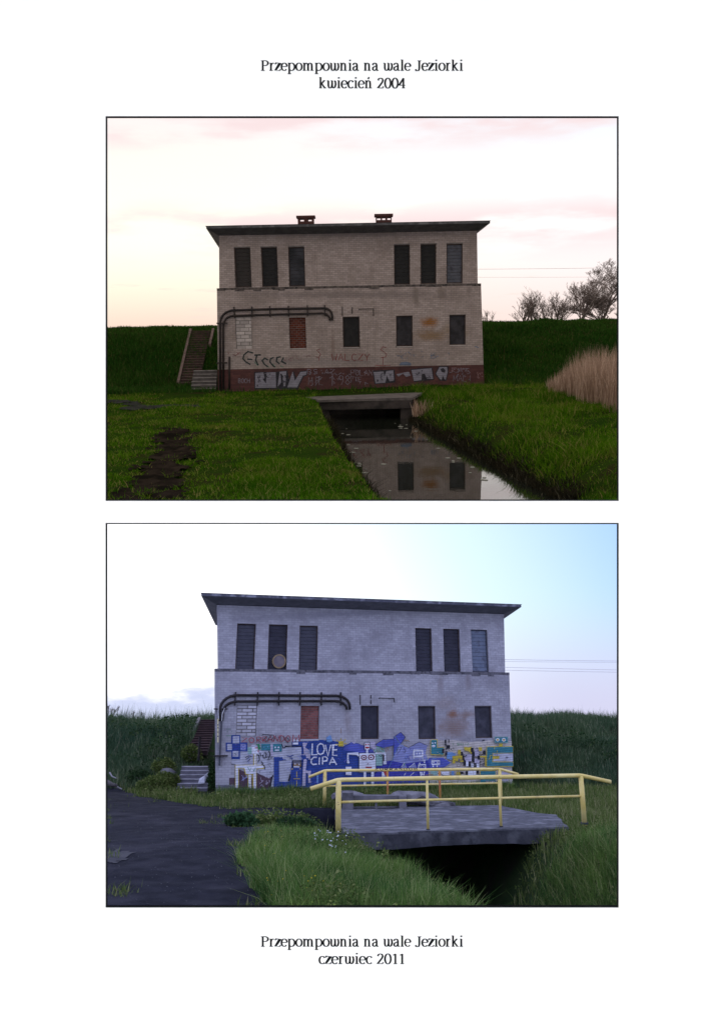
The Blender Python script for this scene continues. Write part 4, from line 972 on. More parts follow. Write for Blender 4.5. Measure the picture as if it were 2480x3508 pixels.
conduit(fB, root, [(761, 2470)]+bend((764, 2440), (768, 2408), (808, 2403))+[(950, 2401.5)]+bend((1144, 2401), (1175, 2402), (1184, 2420))+[(1187, 2431)], .10, .055, IRON)
mb = MB(); q0, q1 = fB.sz(749.5, 2622), fB.sz(762, 2459); slab_sz(fB, mb, q0[0], q1[0], q0[1], q1[1], .015, .16); mb.build('cable_duct', rough_mat('duct_grey', (.055, .055, .065), (.08, .08, .09), 4, .8), B, bB, root)
for x in (806, 882, 955, 1027, 1100, 1166):
    mb = MB(); mb.box((-.025, -.02, -.30), (.025, .10, .30)); child(root, mesh_np('bracket', mb.v, mb.f, IRON), 'bracket', fp(fB, x, 2394, .12), fB.psi)
for y in (2429, 2589):
    mb = MB(); mb.box((-.30, -.02, -.03), (.30, .10, .03)); child(root, mesh_np('bracket', mb.v, mb.f, IRON), 'bracket', fp(fB, 756, y, .18), fB.psi)
for pts in ([(748.5, 2465), (747, 2440), (748, 2412)], [(759, 2470), (761, 2445), (769, 2426)]):
    mb = MB(); mb.tube([fp(fB, *p, .19) for p in pts], .018, 6); mb.build('cable', rough_mat('white_cable', (.6, .58, .55), (.7, .68, .64), 4), B, bB, root)
mb = MB(); mb.tube([fp(fB, 746, y, .2) for y in (2461, 2544)], .02, 6); mb.build('marker_strip', IRON, B, bB, root)
for y0_, y1_ in ((2462, 2481), (2485, 2491), (2495, 2506), (2509, 2520), (2524, 2543)):
    mb = MB(); mb.tube([fp(fB, 746, y, .2) for y in (y0_, y1_)], .034, 6); mb.build('marker_block', rough_mat('cream_marker', (.60, .52, .26), (.7, .62, .34), 4), B, bB, root)
for p, q in (((1233, 2381), (1233.5, 2414)), ((1269.6, 2381), (1269.6, 2393)), ((1269.6, 2398), (1269.6, 2412))): conduit(fB, root, [p, q], .04, .02, IRON, 'iron_bar')
conduit(fB, root, [(1297.6, 2394), (1298, 2391), (1349, 2392), (1350, 2406)], .04, .02, IRON, 'iron_bar')

# ---- mural: flat paint films, drawn square by square on the facade
d1, d2, d3, d4 = tile(730, 2480, 5.41), tile(1000, 2480, 5.41), tile(1280, 2480, 5.41), tile(1480, 2480, 5.41)
C = {k: paint('paint_'+k, v) for k, v in dict(
    offwhite=(.50, .50, .54), white=(.76, .76, .78), blue=(.030, .065, .26), deepblue=(.055, .060, .34), royal=(.095, .115, .42), lavender=(.27, .29, .50), pinklav=(.50, .45, .53), teal=(.045, .22, .25),
    yellow=(.62, .47, .05), cream=(.58, .52, .44), black=(.020, .020, .026), maroon=(.105, .06, .075), red=(.42, .04, .04), darkred=(.20, .03, .035), mint=(.28, .45, .38), skyblue=(.17, .32, .55), grey=(.17, .165, .19), green=(.04, .26, .10), tan=(.30, .19, .10), scrawlred=(.38, .07, .08)).items()}
LAY = [.016]
def P_(col, *polys, name='mural_patch', label=None):
    LAY[0] += .0011; film(C[col], [('p', p) for p in polys], fB, root, name, LAY[0], label)
def S_(col, w, *lines, name='mural_stroke', label=None):
    LAY[0] += .0011; film(C[col], [('s', p, w/5.41) for p in lines], fB, root, name, LAY[0], label)
def R_(t, x0, y0, x1, y1): return t([(x0, y0), (x1, y0), (x1, y1), (x0, y1)])
def O_(t, cx, cy, rx, ry, n=16): return t([(cx+rx*math.cos(2*math.pi*i/n), cy+ry*math.sin(2*math.pi*i/n)) for i in range(n)])
def jag(t, pts, amp=14, n=4):
    """a hand-painted edge"""
    out = []
    for i, p in enumerate(pts):
        q = pts[(i+1) % len(pts)]
        for k in range(n):
            u = k/n; out.append((p[0]+(q[0]-p[0])*u+random.uniform(-amp, amp)*(k > 0), p[1]+(q[1]-p[1])*u+random.uniform(-amp, amp)*(k > 0)))
    return t(out)
# grounds
P_('maroon', R_(d1, 300, 1000, 1130, 1265)); P_('grey', d1([(60, 1130), (1700, 1130), (1700, 1275), (60, 1285)]), d2([(100, 1080), (1640, 1080), (1640, 1290), (100, 1290)]), d3([(0, 1080), (1100, 1080), (1100, 1290), (0, 1290)]), d4([(0, 1050), (1478, 1050), (1478, 1180), (0, 1200)]))
P_('offwhite', jag(d1, [(340, 500), (640, 500), (720, 390), (1270, 365), (1330, 410), (1640, 405), (1640, 1180), (1070, 1170), (1110, 960), (1040, 1010), (800, 905), (420, 765), (345, 745)]))
P_('cream', jag(d4, [(-110, 440), (30, 300), (420, 300), (700, 340), (1130, 305), (1140, 350), (1468, 320), (1478, 900), (1480, 1110), (-140, 1110), (-140, 900)], 10))
P_('blue', jag(d2, [(0, 330), (170, 320), (330, 318), (500, 295), (640, 300), (850, 330), (960, 410), (1100, 335), (1340, 400), (1500, 520), (1560, 760), (1640, 760), (1640, 1130), (0, 1180)], 10))
P_('deepblue', d3([(0, 760), (240, 690), (400, 670), (560, 740), (800, 700), (985, 680), (1035, 1110), (0, 1115)]))
P_('royal', jag(d2, [(980, 420), (1100, 340), (1330, 400), (1480, 470), (1560, 560), (1200, 520), (960, 480)], 8))
P_('maroon', jag(d1, [(470, 830), (600, 900), (650, 1190), (480, 1190)], 6), jag(d1, [(800, 905), (1040, 1010), (1105, 960), (1065, 1190), (800, 1195)], 6))
P_('offwhite', R_(d2, 0, 430, 175, 690))
P_('mint', jag(d1, [(640, 440), (720, 430), (720, 560), (650, 560)], 8), jag(d2, [(1500, 420), (1700, 400), (1720, 560), (1560, 560)], 12))
P_('pinklav', jag(d2, [(1420, 330), (1540, 330), (1560, 480), (1500, 470), (1430, 420)], 8), jag(d2, [(1110, 310), (1170, 330), (1160, 370), (1110, 345)], 3))
# cross of blue squares with small faces
P_('blue', R_(d1, 340, 205, 505, 362), R_(d1, 238, 345, 357, 512), R_(d1, 355, 362, 500, 492), R_(d1, 496, 343, 637, 508), R_(d1, 343, 490, 500, 652))
P_('offwhite', R_(d1, 368, 228, 488, 358), R_(d1, 264, 372, 350, 484), R_(d1, 366, 502, 474, 606))
P_('lavender', R_(d1, 512, 370, 608, 488))
S_('black', 7, d1([(385, 560), (410, 545), (430, 560), (410, 575)]), d1([(440, 560), (460, 550)]))
S_('deepblue', 10, O_(d1, 428, 425, 46, 40, 14)+O_(d1, 428, 425, 46, 40, 14)[:1]); S_('deepblue', 8, O_(d1, 560, 425, 26, 30, 12)); S_('lavender', 8, d1([(410, 280), (430, 250), (450, 290)]))
# tall-necked white and yellow figure
P_('yellow', R_(d1, 410, 758, 480, 1175), R_(d1, 645, 925, 712, 1180), R_(d1, 735, 912, 806, 1185), R_(d1, 748, 540, 802, 770), d1([(410, 758), (950, 758), (945, 828), (806, 838), (806, 938), (600, 938), (570, 825), (410, 825)]))
P_('white', R_(d1, 420, 772, 468, 1190), R_(d1, 656, 920, 704, 1190), R_(d1, 748, 912, 798, 1195), R_(d1, 762, 552, 794, 772), d1([(420, 768), (940, 766), (936, 816), (798, 826), (798, 926), (612, 926), (585, 818), (420, 818)]), label='white painted body with a long neck')
P_('white', R_(d1, 718, 436, 838, 556)); P_('red', d1([(775, 434), (838, 436), (846, 520), (830, 522), (832, 452), (775, 448)]))
S_('green', 9, d1([(735, 490), (755, 482)]), d1([(795, 490), (815, 482)]), d1([(640, 800), (685, 870), (710, 810)]), d1([(745, 830), (752, 880), (785, 815)]), d1([(655, 1105), (700, 1120)]))
S_('black', 10, d1([(600, 625), (640, 595), (700, 580)]), d1([(610, 660), (660, 615), (720, 600)]), d1([(640, 695), (690, 650)]), d1([(340, 745), (420, 752)]))
# teal heads, black tags, white strokes
P_('teal', R_(d1, 893, 368, 1062, 492), R_(d1, 1110, 368, 1272, 512)); S_('skyblue', 12, d1([(945, 415), (945, 445)]), d1([(1015, 415), (1015, 440)]), d1([(945, 485), (985, 485)]))
P_('white', O_(d1, 1152, 433, 16, 16), O_(d1, 1213, 433, 16, 16), R_(d1, 1145, 475, 1226, 495)); P_('green', jag(d1, [(770, 370), (860, 365), (880, 470), (840, 480), (830, 400)], 10))
P_('pinklav', jag(d1, [(1068, 400), (1108, 400), (1112, 600), (1070, 600)], 4))
S_('black', 15, d1([(810, 570), (850, 580), (860, 660), (830, 710)]), d1([(870, 530), (890, 600), (920, 570), (940, 640)]), d1([(960, 520), (990, 560), (960, 640), (1010, 600)]), d1([(1030, 500), (1060, 560), (1030, 640), (1010, 670)]), d1([(890, 690), (930, 740)]), d1([(900, 740), (950, 780), (960, 840)]))
S_('black', 17, d1([(1270, 370), (1300, 445), (1330, 440), (1330, 415), (1450, 408), (1640, 410)]))
S_('blue', 16, d1([(1360, 590), (1430, 600), (1490, 575)]), d1([(1420, 630), (1480, 640)]))
P_('blue', R_(d1, 1126, 640, 1222, 1170), R_(d1, 1124, 1068, 1640, 1170), jag(d1, [(1122, 612), (1280, 612), (1290, 645), (1380, 668), (1222, 680), (1124, 665)], 6), jag(d1, [(1440, 812), (1640, 805), (1640, 1080), (1400, 1080), (1436, 1000)], 5))
P_('black', d1([(1418, 925), (1450, 930), (1420, 1060), (1385, 1060)]), R_(d1, 1466, 672, 1640, 808)); P_('grey', R_(d1, 1484, 690, 1625, 740)); P_('tan', R_(d1, 1488, 735, 1625, 785)); P_('white', R_(d1, 1490, 782, 1600, 806), O_(d1, 1518, 742, 12, 12), O_(d1, 1592, 748, 14, 14))
S_('yellow', 12, d1([(1490, 1015), (1610, 1015)]), d1([(1548, 880), (1548, 990)]), d1([(1548, 1050), (1548, 1150)])); P_('yellow', d1([(1445, 825), (1480, 825), (1465, 850)]), d1([(1590, 825), (1623, 825), (1610, 848)]))
S_('black', 22, d1([(1110, 945), (1080, 1030), (1060, 1160)]))
P_('white', R_(d1, 1475, 340, 1575, 380), O_(d1, 1495, 305, 20, 20), O_(d1, 1558, 305, 20, 20))
# red spray name and black scribble over it
LAY[0] += .002; film(C['scrawlred'], [('t', 'Z', 829, 846, 2528, 2542, 2.2), ('t', 'O', 853, 871, 2527, 2544, 2.6), ('t', 'RR', 880, 914, 2524, 2543, 2.2), ('t', 'ANDO', 918, 994, 2520, 2541, 2.4), ('t', 'M', 1002, 1026, 2517, 2540, 2.6)], fB, root, 'graffiti', LAY[0], 'red sprayed name under the pale blocks')
S_('black', 10, d1([(905, 215), (920, 195), (1130, 205)]), d1([(930, 240), (1000, 230), (910, 310), (1010, 320)]), d1([(1000, 310), (1060, 230), (1080, 300), (1130, 220)]), d1([(1110, 320), (1170, 210), (1180, 310), (1250, 220), (1260, 320)]), d1([(1310, 220), (1330, 300), (1380, 350), (1400, 280), (1340, 240)]))
S_('green', 6, d1([(240, 95), (330, 95)]), d1([(250, 150), (275, 140)]), d1([(335, 150), (360, 140)]), d1([(240, 220), (350, 215)]))
# lavender drips and the lettering
P_('pinklav', jag(d2, [(195, 350), (285, 345), (240, 440), (320, 480), (345, 560), (330, 660), (275, 650), (250, 860), (350, 870), (345, 1090), (300, 1090), (295, 920), (255, 900), (245, 1150), (190, 1150), (215, 660), (160, 570), (220, 560)], 6))
P_('blue', jag(d2, [(150, 580), (240, 570), (270, 640), (200, 660)], 8), O_(d2, 285, 650, 24, 20))
S_('white', 24, d2([(375, 360), (368, 572), (472, 566)]), d2([(600, 470), (575, 385), (525, 362), (475, 400), (462, 475), (480, 545), (525, 566), (575, 540), (600, 470)]), d2([(615, 385), (662, 590), (716, 385)]), d2([(838, 388), (758, 388), (752, 580), (836, 584)]), d2([(758, 482), (834, 476)]), name='mural_letter', label='white painted letters LOVE')
S_('white', 24, d2([(460, 618), (400, 618), (355, 660), (352, 720), (390, 752), (458, 742)]), d2([(507, 615), (500, 755)]), d2([(562, 752), (566, 612), (625, 608), (652, 640), (640, 682), (575, 694)]), d2([(690, 752), (745, 622), (822, 756)]), d2([(712, 708), (798, 708)]), name='mural_letter', label='white painted letters CIPA')
P_('skyblue', d2([(630, 250), (712, 205), (748, 320), (690, 345), (640, 330)])); P_('yellow', R_(d2, 860, 318, 950, 406)); S_('yellow', 14, d2([(820, 300), (850, 325)]), d2([(900, 265), (905, 310)]), d2([(990, 280), (955, 320)]), d2([(955, 360), (1010, 358)]), d2([(800, 380), (855, 378)]), d2([(850, 405), (950, 408)]))
S_('skyblue', 30, d2([(470, 940), (470, 1100)])); S_('tan', 10, d2([(905, 80), (905, 170)]))
# large white robot
P_('black', R_(d2, 1232, 532, 1552, 900), R_(d2, 1332, 334, 1440, 476)); P_('white', R_(d2, 1242, 542, 1542, 890), R_(d2, 1342, 344, 1430, 470), R_(d2, 1368, 466, 1404, 545), label='white painted robot')
S_('white', 30, d2([(1225, 600), (1215, 552), (1030, 552), (1032, 700)]), d3([(25, 545), (200, 545), (206, 720)])); P_('white', O_(d2, 1036, 706, 26, 24), R_(d2, 990, 790, 1096, 945), R_(d3, 168, 690, 228, 745))
P_('mint', R_(d3, 34, 565, 150, 770)); S_('black', 12, d3([(80, 580), (130, 600), (150, 570)]), d3([(158, 575), (156, 720)]), d3([(185, 575), (182, 690)]))
P_('darkred', O_(d2, 1325, 620, 55, 50), O_(d2, 1460, 616, 60, 54)); P_('white', O_(d2, 1325, 620, 36, 32), O_(d2, 1458, 617, 38, 34)); P_('darkred', O_(d2, 1326, 620, 17, 16), O_(d2, 1455, 620, 18, 17))
P_('red', R_(d2, 1352, 420, 1422, 452), R_(d2, 1350, 370, 1378, 392), R_(d2, 1396, 366, 1420, 390), R_(d2, 1358, 790, 1472, 816)); S_('darkred', 15, d2([(1405, 728), (1388, 748)]))
P_('white', R_(d2, 1320, 880, 1366, 1290), R_(d2, 1460, 880, 1510, 1290)); S_('grey', 6, d2([(1320, 1210), (1366, 1215)]), d2([(1462, 1205), (1512, 1210)]), d2([(1322, 1155), (1366, 1158)]))
# blue and lavender shards
P_('royal', d3([(15, 388), (165, 288), (360, 272), (352, 405), (160, 440)]), d3([(385, 222), (490, 152), (576, 242), (490, 372)]), d3([(360, 225), (478, 372), (360, 600)]))
P_('lavender', d3([(478, 372), (625, 445), (600, 560), (560, 730), (330, 700), (440, 420)]), d3([(625, 445), (830, 330), (985, 395), (945, 540), (1000, 680), (800, 710), (570, 740), (600, 560)]))
P_('deepblue', d3([(330, 680), (560, 735), (800, 700), (995, 670), (1040, 820), (270, 820)]))
S_('black', 7, d3([(15, 388), (165, 288), (355, 285)]), d3([(360, 225), (358, 590)]), d3([(385, 222), (490, 152), (576, 242), (490, 372)]), d3([(625, 445), (830, 332), (985, 400)]), d3([(410, 520), (440, 430), (500, 430), (470, 500), (420, 560)]), d3([(545, 470), (580, 480), (570, 530), (530, 520)]))
S_('skyblue', 7, d3([(360, 225), (478, 372), (625, 445)]), d3([(440, 420), (270, 810)]), d3([(945, 540), (1040, 815)]), d3([(600, 560), (560, 740)]))
S_('tan', 12, d3([(560, 310), (620, 300), (650, 330)]), d3([(540, 390), (620, 430)]))
P_('lavender', d3([(562, 712), (500, 815), (605, 815)]), d3([(745, 722), (640, 815), (792, 815)])); P_('green', d3([(555, 725), (540, 760), (570, 765)]))
S_('white', 9, d3([(565, 705), (500, 800)]), d3([(745, 720), (640, 805)]), d3([(585, 900), (545, 960)]), d3([(740, 890), (660, 960)]))
S_('white', 30, d3([(730, 640), (732, 490), (890, 490), (890, 600), (745, 605)])); S_('offwhite', 20, d3([(895, 600), (895, 690)])); P_('white', O_(d3, 785, 545, 14, 20), O_(d3, 838, 545, 14, 20))
P_('royal', d3([(985, 680), (1010, 630), (1270, 622), (1415, 715), (1290, 805), (1040, 810)]))
S_('white', 20, d3([(1062, 740), (1062, 680), (1205, 680), (1205, 745), (1062, 748)]), d3([(1085, 760), (1085, 800)]), d3([(1160, 760), (1160, 800)]), d3([(815, 830), (822, 752), (945, 752), (945, 830)]), d3([(930, 660), (925, 725)]), d3([(838, 715), (840, 745)]), d3([(850, 880), (860, 960)]), d3([(925, 880), (910, 950)]), d3([(880, 890), (885, 950)]))
P_('white', O_(d3, 1095, 712, 14, 16), O_(d3, 1165, 712, 14, 16), O_(d3, 855, 790, 10, 12), O_(d3, 910, 790, 10, 12)); P_('red', d3([(168, 880), (245, 880), (205, 965)])); P_('white', d3([(140, 890), (170, 890), (200, 970), (140, 975)]))
P_('mint', R_(d3, 1040, 870, 1165, 950)); S_('tan', 14, d3([(930, 950), (1085, 930)]))
# teal blocks, cream and yellow field, black block letters
P_('yellow', d3([(1036, 292), (1166, 282), (1170, 432), (1290, 422), (1288, 582), (1036, 570)])); P_('teal', d3([(1046, 302), (1154, 294), (1158, 442), (1280, 434), (1278, 570), (1046, 558)])); P_('white', O_(d3, 1075, 355, 12, 14), O_(d3, 1122, 350, 12, 14), O_(d3, 1092, 408, 34, 20))
P_('skyblue', jag(d4, [(262, 520), (350, 520), (440, 560), (380, 590), (350, 660), (252, 640)], 8), R_(d4, 338, 870, 392, 950))
P_('yellow', R_(d4, 460, 478, 516, 562), jag(d4, [(575, 430), (715, 420), (715, 550), (640, 500), (580, 490)], 8), jag(d4, [(362, 590), (560, 570), (560, 700), (430, 690), (362, 640)], 8), R_(d4, 362, 650, 410, 732), R_(d4, 840, 430, 905, 500), R_(d4, 860, 590, 985, 618), R_(d4, 960, 610, 985, 780), R_(d4, 430, 880, 520, 950))
P_('grey', R_(d4, 465, 640, 500, 690)); P_('pinklav', jag(d4, [(575, 560), (715, 560), (715, 690), (590, 690)], 5), R_(d4, 770, 470, 845, 600), R_(d4, 765, 640, 855, 742))
P_('black', *[R_(d4, *q) for q in ((512, 515, 552, 585), (540, 585, 580, 672), (562, 670, 604, 765), (655, 695, 700, 792), (698, 440, 748, 520), (718, 510, 766, 705), (820, 585, 864, 660), (755, 720, 800, 792), (922, 490, 968, 568), (216, 290, 246, 400), (244, 390, 312, 458), (282, 285, 300, 345), (166, 460, 206, 540), (225, 500, 262, 580), (600, 870, 645, 940), (800, 860, 845, 915), (500, 880, 560, 925), (905, 290, 952, 316))])
P_('white', *[R_(d4, *q) for q in ((608, 690, 652, 782), (704, 720, 750, 800), (640, 870, 740, 945), (745, 870, 795, 940), (160, 880, 300, 945), (805, 740, 850, 800))])
random.seed(11)
def specks(t, x0, y0, x1, y1, n, r, col):
    P_(col, *[O_(t, random.uniform(x0, x1), random.uniform(y0, y1), r*random.uniform(.5, 1.2), r*random.uniform(.5, 1.2), 6) for _ in range(n)])
specks(d4, 515, 500, 605, 590, 9, 9, 'black'); specks(d4, 715, 420, 830, 500, 12, 9, 'black'); specks(d4, 855, 640, 950, 780, 22, 11, 'black'); specks(d4, 850, 540, 930, 585, 9, 9, 'black'); specks(d4, 215, 440, 400, 490, 16, 9, 'black'); specks(d4, 560, 580, 620, 610, 6, 8, 'black'); specks(d4, 690, 700, 840, 780, 12, 9, 'grey'); specks(d4, 30, 500, 460, 560, 8, 8, 'cream')
LAY[0] += .002; film(C['green'], [('t', 'I SHIIZ', 1545, 1602, 2545, 2553, 1.2)], fB, root, 'graffiti', LAY[0], 'thin green scrawl on the cream field')
P_('yellow', d4([(982, 415), (1476, 408), (1476, 540), (1108, 545), (1104, 692), (1480, 696), (1480, 790), (980, 790)])); P_('teal', d4([(994, 427), (1471, 420), (1472, 532), (1096, 537), (1092, 706), (1476, 708), (1477, 778), (992, 780)])); P_('offwhite', R_(d4, 1108, 547, 1474, 692)); P_('yellow', R_(d4, 1104, 590, 1222, 645)); P_('grey', O_(d4, 1360, 620, 26, 18))
P_('yellow', R_(d4, 1215, 362, 1282, 412)); P_('mint', R_(d4, 1135, 234, 1384, 352)); P_('teal', R_(d4, 1146, 246, 1372, 342)); P_('white', O_(d4, 1190, 292, 36, 32), O_(d4, 1304, 292, 38, 34)); P_('yellow', O_(d4, 1190, 294, 20, 18), O_(d4, 1304, 294, 22, 19))
S_('yellow', 10, d4([(1020, 655), (1045, 640), (1050, 585), (1085, 580)]), d4([(1130, 430), (1130, 465)]), d4([(1180, 490), (1180, 525)]))
P_('yellow', R_(d4, 862, 860, 1160, 945)); P_('teal', R_(d4, 872, 870, 1150, 1110), R_(d4, 1200, 870, 1240, 940)); P_('pinklav', R_(d4, 1250, 890, 1380, 1080), R_(d4, 970, 1050, 1130, 1080))
random.seed(23)
def mscrib(t, x0, y0, x1, y1, n, w, col):
    for _ in range(n):
        x, y = random.uniform(x0, x1), random.uniform(y0, y1); q = [(x, y)]
        for _k in range(random.randint(2, 5)): x += random.uniform(-30, 50); y += random.uniform(-45, 45); q.append((min(max(x, x0), x1), min(max(y, y0), y1)))
        if len({(round(a, 1), round(b, 1)) for a, b in q}) == len(q): S_(col, w, t(q))
mscrib(d1, 500, 520, 740, 750, 5, 7, 'lavender'); mscrib(d1, 860, 540, 1110, 900, 9, 8, 'grey'); mscrib(d1, 480, 930, 630, 1080, 4, 9, 'lavender'); mscrib(d1, 820, 950, 1040, 1150, 6, 8, 'pinklav'); mscrib(d1, 1220, 700, 1430, 1050, 4, 6, 'lavender')
mscrib(d2, 350, 820, 980, 1130, 9, 9, 'royal'); mscrib(d2, 840, 430, 1000, 780, 6, 10, 'royal'); mscrib(d2, 220, 440, 340, 560, 6, 6, 'skyblue'); mscrib(d2, 60, 480, 180, 660, 4, 8, 'lavender')
mscrib(d3, 460, 440, 700, 660, 8, 6, 'deepblue'); mscrib(d3, 300, 830, 800, 1080, 8, 8, 'royal'); mscrib(d3, 620, 560, 940, 680, 5, 8, 'pinklav'); mscrib(d3, 30, 430, 300, 520, 6, 8, 'tan'); mscrib(d3, 1000, 600, 1180, 640, 3, 7, 'skyblue')
mscrib(d4, 60, 800, 480, 1060, 10, 7, 'grey'); mscrib(d4, 420, 580, 560, 780, 5, 7, 'tan'); mscrib(d4, 700, 310, 1120, 420, 5, 5, 'grey'); mscrib(d4, 1110, 550, 1460, 690, 4, 5, 'grey')
# round plate hung in the second upper window
pc = fp(fB, 957.5, 2265, -.10); k = 23/F*pc[1]
rp_ = thing('round_plate', B, pc, 'round tan plate with a yellow rim hanging in the second upper window', 'plate')
def disc(name, r0, r1, y0_, y1_, mat):
    mb = MB(); n = 24
    for i in range(n):
        a, b_ = 2*math.pi*i/n, 2*math.pi*(i+1)/n; q = []
        for o_ in (y0_, y1_):
            for rr, aa in ((r0, a), (r1, a), (r1, b_), (r0, b_)): q.append(fB.P(0, 0, 0)*0+pc+fB.a*rr*math.cos(aa)+np.array([0, 0, rr*math.sin(aa)])+fB.n*o_)
        mb.prism8(q)
    mb.build(name, mat, B, pc, rp_)
disc('face', .002, k*.80, -.03, .02, rough_mat('plate_face', (.13, .11, .12), (.20, .16, .15), 3, .7)); disc('rim', k*.81, k, -.035, .035, rough_mat('plate_rim', (.20, .14, .07), (.28, .20, .10), 5, .6))
# ---- concrete bridge with two yellow railings
CONB = rough_mat('bridge_concrete', (.045, .045, .047), (.105, .103, .106), 5.0, .95, (.18, .176, .178), 1.8, .9, 14)
CONE = rough_mat('bridge_edge', (.035, .035, .038), (.062, .06, .064), 2.6, .95, (.10, .098, .10), 2.2, .8, 14)
zf, zk = -2.93, -3.30
top = [at_z(B, 1178, 2853, zf), at_z(B, 1345, 2851, zf), at_z(B, 1480, 2845, zf), at_z(B, 1624, 2842, zf), at_z(B, 1834, 2834, zf), at_z(B, 1945, 2832, zf), at_z(B, 1905, 2791, zf-.20), at_z(B, 1832, 2783, zf-.24), at_z(B, 1712, 2758.5, zk), at_z(B, 1420, 2760, zk), at_z(B, 1212, 2762, zk), at_z(B, 1149, 2771, zk+.02)]
bridge = thing('concrete_bridge', B, np.mean(top, 0)-np.array([0, 0, 2.0]), 'worn concrete slab bridge between two yellow tube railings', 'bridge')
out_ = []                                                         # broken, uneven slab outline
for i, p in enumerate(top):
    q = top[(i+1) % len(top)]; m_ = max(1, int(np.linalg.norm(q-p)/.35)) if i in (0, 1, 2, 3, 4, 5, 6, 7, 11) else 1
    for k_ in range(m_): out_.append(p+(q-p)*k_/m_+np.array([random.uniform(-.03, .03), random.uniform(-.018, .018) if k_ else 0, random.uniform(-.012, .0)]))
thick = {id(p): .35 for p in out_}
front_n = next(i for i, p in enumerate(out_) if np.linalg.norm(p[:2]-top[5][:2]) < .08)
top_in, top = top, out_
low_ = [p-np.array([0, 0, (.37+.025*math.sin(i*.55)+random.uniform(-.012, .012)) if i <= front_n else .34]) for i, p in enumerate(top)]; n = len(top); mb = MB()
mb.add(list(top)+list(low_), [tuple(range(n)), tuple(range(2*n-1, n-1, -1))]+[(i, i+n, (i+1) % n+n, (i+1) % n) for i in range(n)])
mb.v = [tuple(v) for v in mb.v]; mb.build('slab', CONB, B, bridge['base'], bridge)
mb = MB()
for i in range(front_n):
    p, q = top[i], top[i+1]; o = np.array([0, -.035, 0]); d = np.array([0, 0, .04])
    lo_ = [low_[i]+o, low_[i+1]+o]; mb.prism8([lo_[0], lo_[1], low_[i+1]-np.array([0, .003, 0]), low_[i]-np.array([0, .003, 0]), p+o-d, q+o-d, q-d-np.array([0, .003, 0]), p-d-np.array([0, .003, 0])])
mb.build('edge_beam', CONE, B, bridge['base'], bridge)
for xa, xb in ((-1.2, -.1), (5.4, 6.4)):
    mb = MB(); mb.box((xa+.3, 20.6, -5.2), (xb+.1, 28.5, -3.78)); mb.build('abutment', CONE, B, bridge['base'], bridge)
YEL, nt, bs, out = new_mat('yellow_rail_paint'); p_ = nd(nt, 'ShaderNodeNewGeometry').outputs['Position']
c_ = mixc(nt, smooth_(nt, noise_(nt, p_, 2.2, 5, .6), .32, .68), (.70, .52, .12), (.82, .66, .23))
c_ = mixc(nt, smooth_(nt, noise_(nt, p_, 3.2, 6, .75), .55, .72, 0, .6), c_, (.48, .34, .15))
c_ = mixc(nt, smooth_(nt, noise_(nt, p_, 9, 6, .7), .63, .67), c_, (.22, .085, .03))
nt.links.new(c_, bs.inputs['Base Color']); bs.inputs['Roughness'].default_value = .55
b_ = nd(nt, 'ShaderNodeBump', {'Strength': .35, 'Distance': .01, 'Height': noise_(nt, p_, 24, 5)}); nt.links.new(b_.outputs[0], bs.inputs['Normal'])
YELR = rough_mat('rusty_rail_paint', (.50, .20, .05), (.60, .36, .09), 3.5, .6, (.42, .13, .05), 1.6, .2, 40)
# chips and dirt on the yellow
def rail_line(p0, p1): return lambda t: p0+(p1-p0)*t
def railing(bl, br, zt_l, zt_r, posts, ends, rt, rm, rp_end, rp_mid, midf, label, rusty=()):
    bl, br = np.array(bl), np.array(br); tl, tr = np.array([bl[0], bl[1], zt_l]), np.array([br[0], br[1], zt_r])
    r = thing('bridge_railing', B, (bl+br)/2, label, 'railing', 'yellow railings of the bridge')
    mb = MB(); (eL_, eR_) = ends
    mb.tube([eL_, tl+(eL_-tl)*.05, tl+(tr-tl)*.012, tl+(tr-tl)*.5, tl+(tr-tl)*.992, tr+(eR_-tr)*.05, eR_], rt, 14); mb.build('top_rail', YEL, B, r['base'], r, smooth=True)
    m0, m1 = bl+(tl-bl)*midf[0], br+(tr-br)*midf[1]; mb = MB(); mb.tube([m0, m1], rm, 10); mb.build('mid_rail', YEL, B, r['base'], r, smooth=True)
    for i, t in enumerate(posts):
        b_, t_ = bl+(br-bl)*t, tl+(tr-tl)*t; e = t in (0, 1); mb = MB(); mb.tube([b_-np.array([0, 0, .06]), t_-np.array([0, 0, rt*.3])], rp_end if e else rp_mid, 12)
        mb.build('post', YELR if i in rusty else YEL, B, r['base'], r, smooth=True, label='rust-stained orange post' if i in rusty else None)
        if not rusty:
            mb = MB(); q = (rp_end if e else rp_mid)*1.5; mb.tube([b_-np.array([0, 0, .02]), b_+np.array([0, 0, .03])], q, 12); mb.build('foot', CONE, B, r['base'], r)
    return r, tl, tr
b0 = at_z(B, 1158.5, 2857, -2.95); b1 = at_z(B, 2001, 2821, -2.95)
zA, zB = at_y(B, 1158, 2672, b0[1])[2], at_y(B, 2001, 2656.5, b1[1])[2]
def frac(px, p, q):   # where along the base line a column of the picture falls
    lo_, hi_ = 0.0, 1.0
    for _ in range(40):
        m_ = (lo_+hi_)/2; x_, _y = proj(B, p+(q-p)*m_)
        if x_ < px: lo_ = m_
        else: hi_ = m_
    return (lo_+hi_)/2
eA, eB = at_y(B, 1064, 2703, b0[1]-.1), at_y(B, 2091, 2679, b1[1]+.05)
fr, ftl, ftr = railing(b0, b1, zA, zB, [0, frac(1466, b0, b1), frac(1716, b0, b1), 1], (eA, eB), .056, .032, .072, .036, ((2857-2749)/(2857-2672), (2821-2727.6)/(2821-2656.5)), 'thick yellow railing along the near edge of the bridge')
c0 = at_z(B, 1112, 2754, zk); c1 = at_z(B, 1716, 2752, zk)
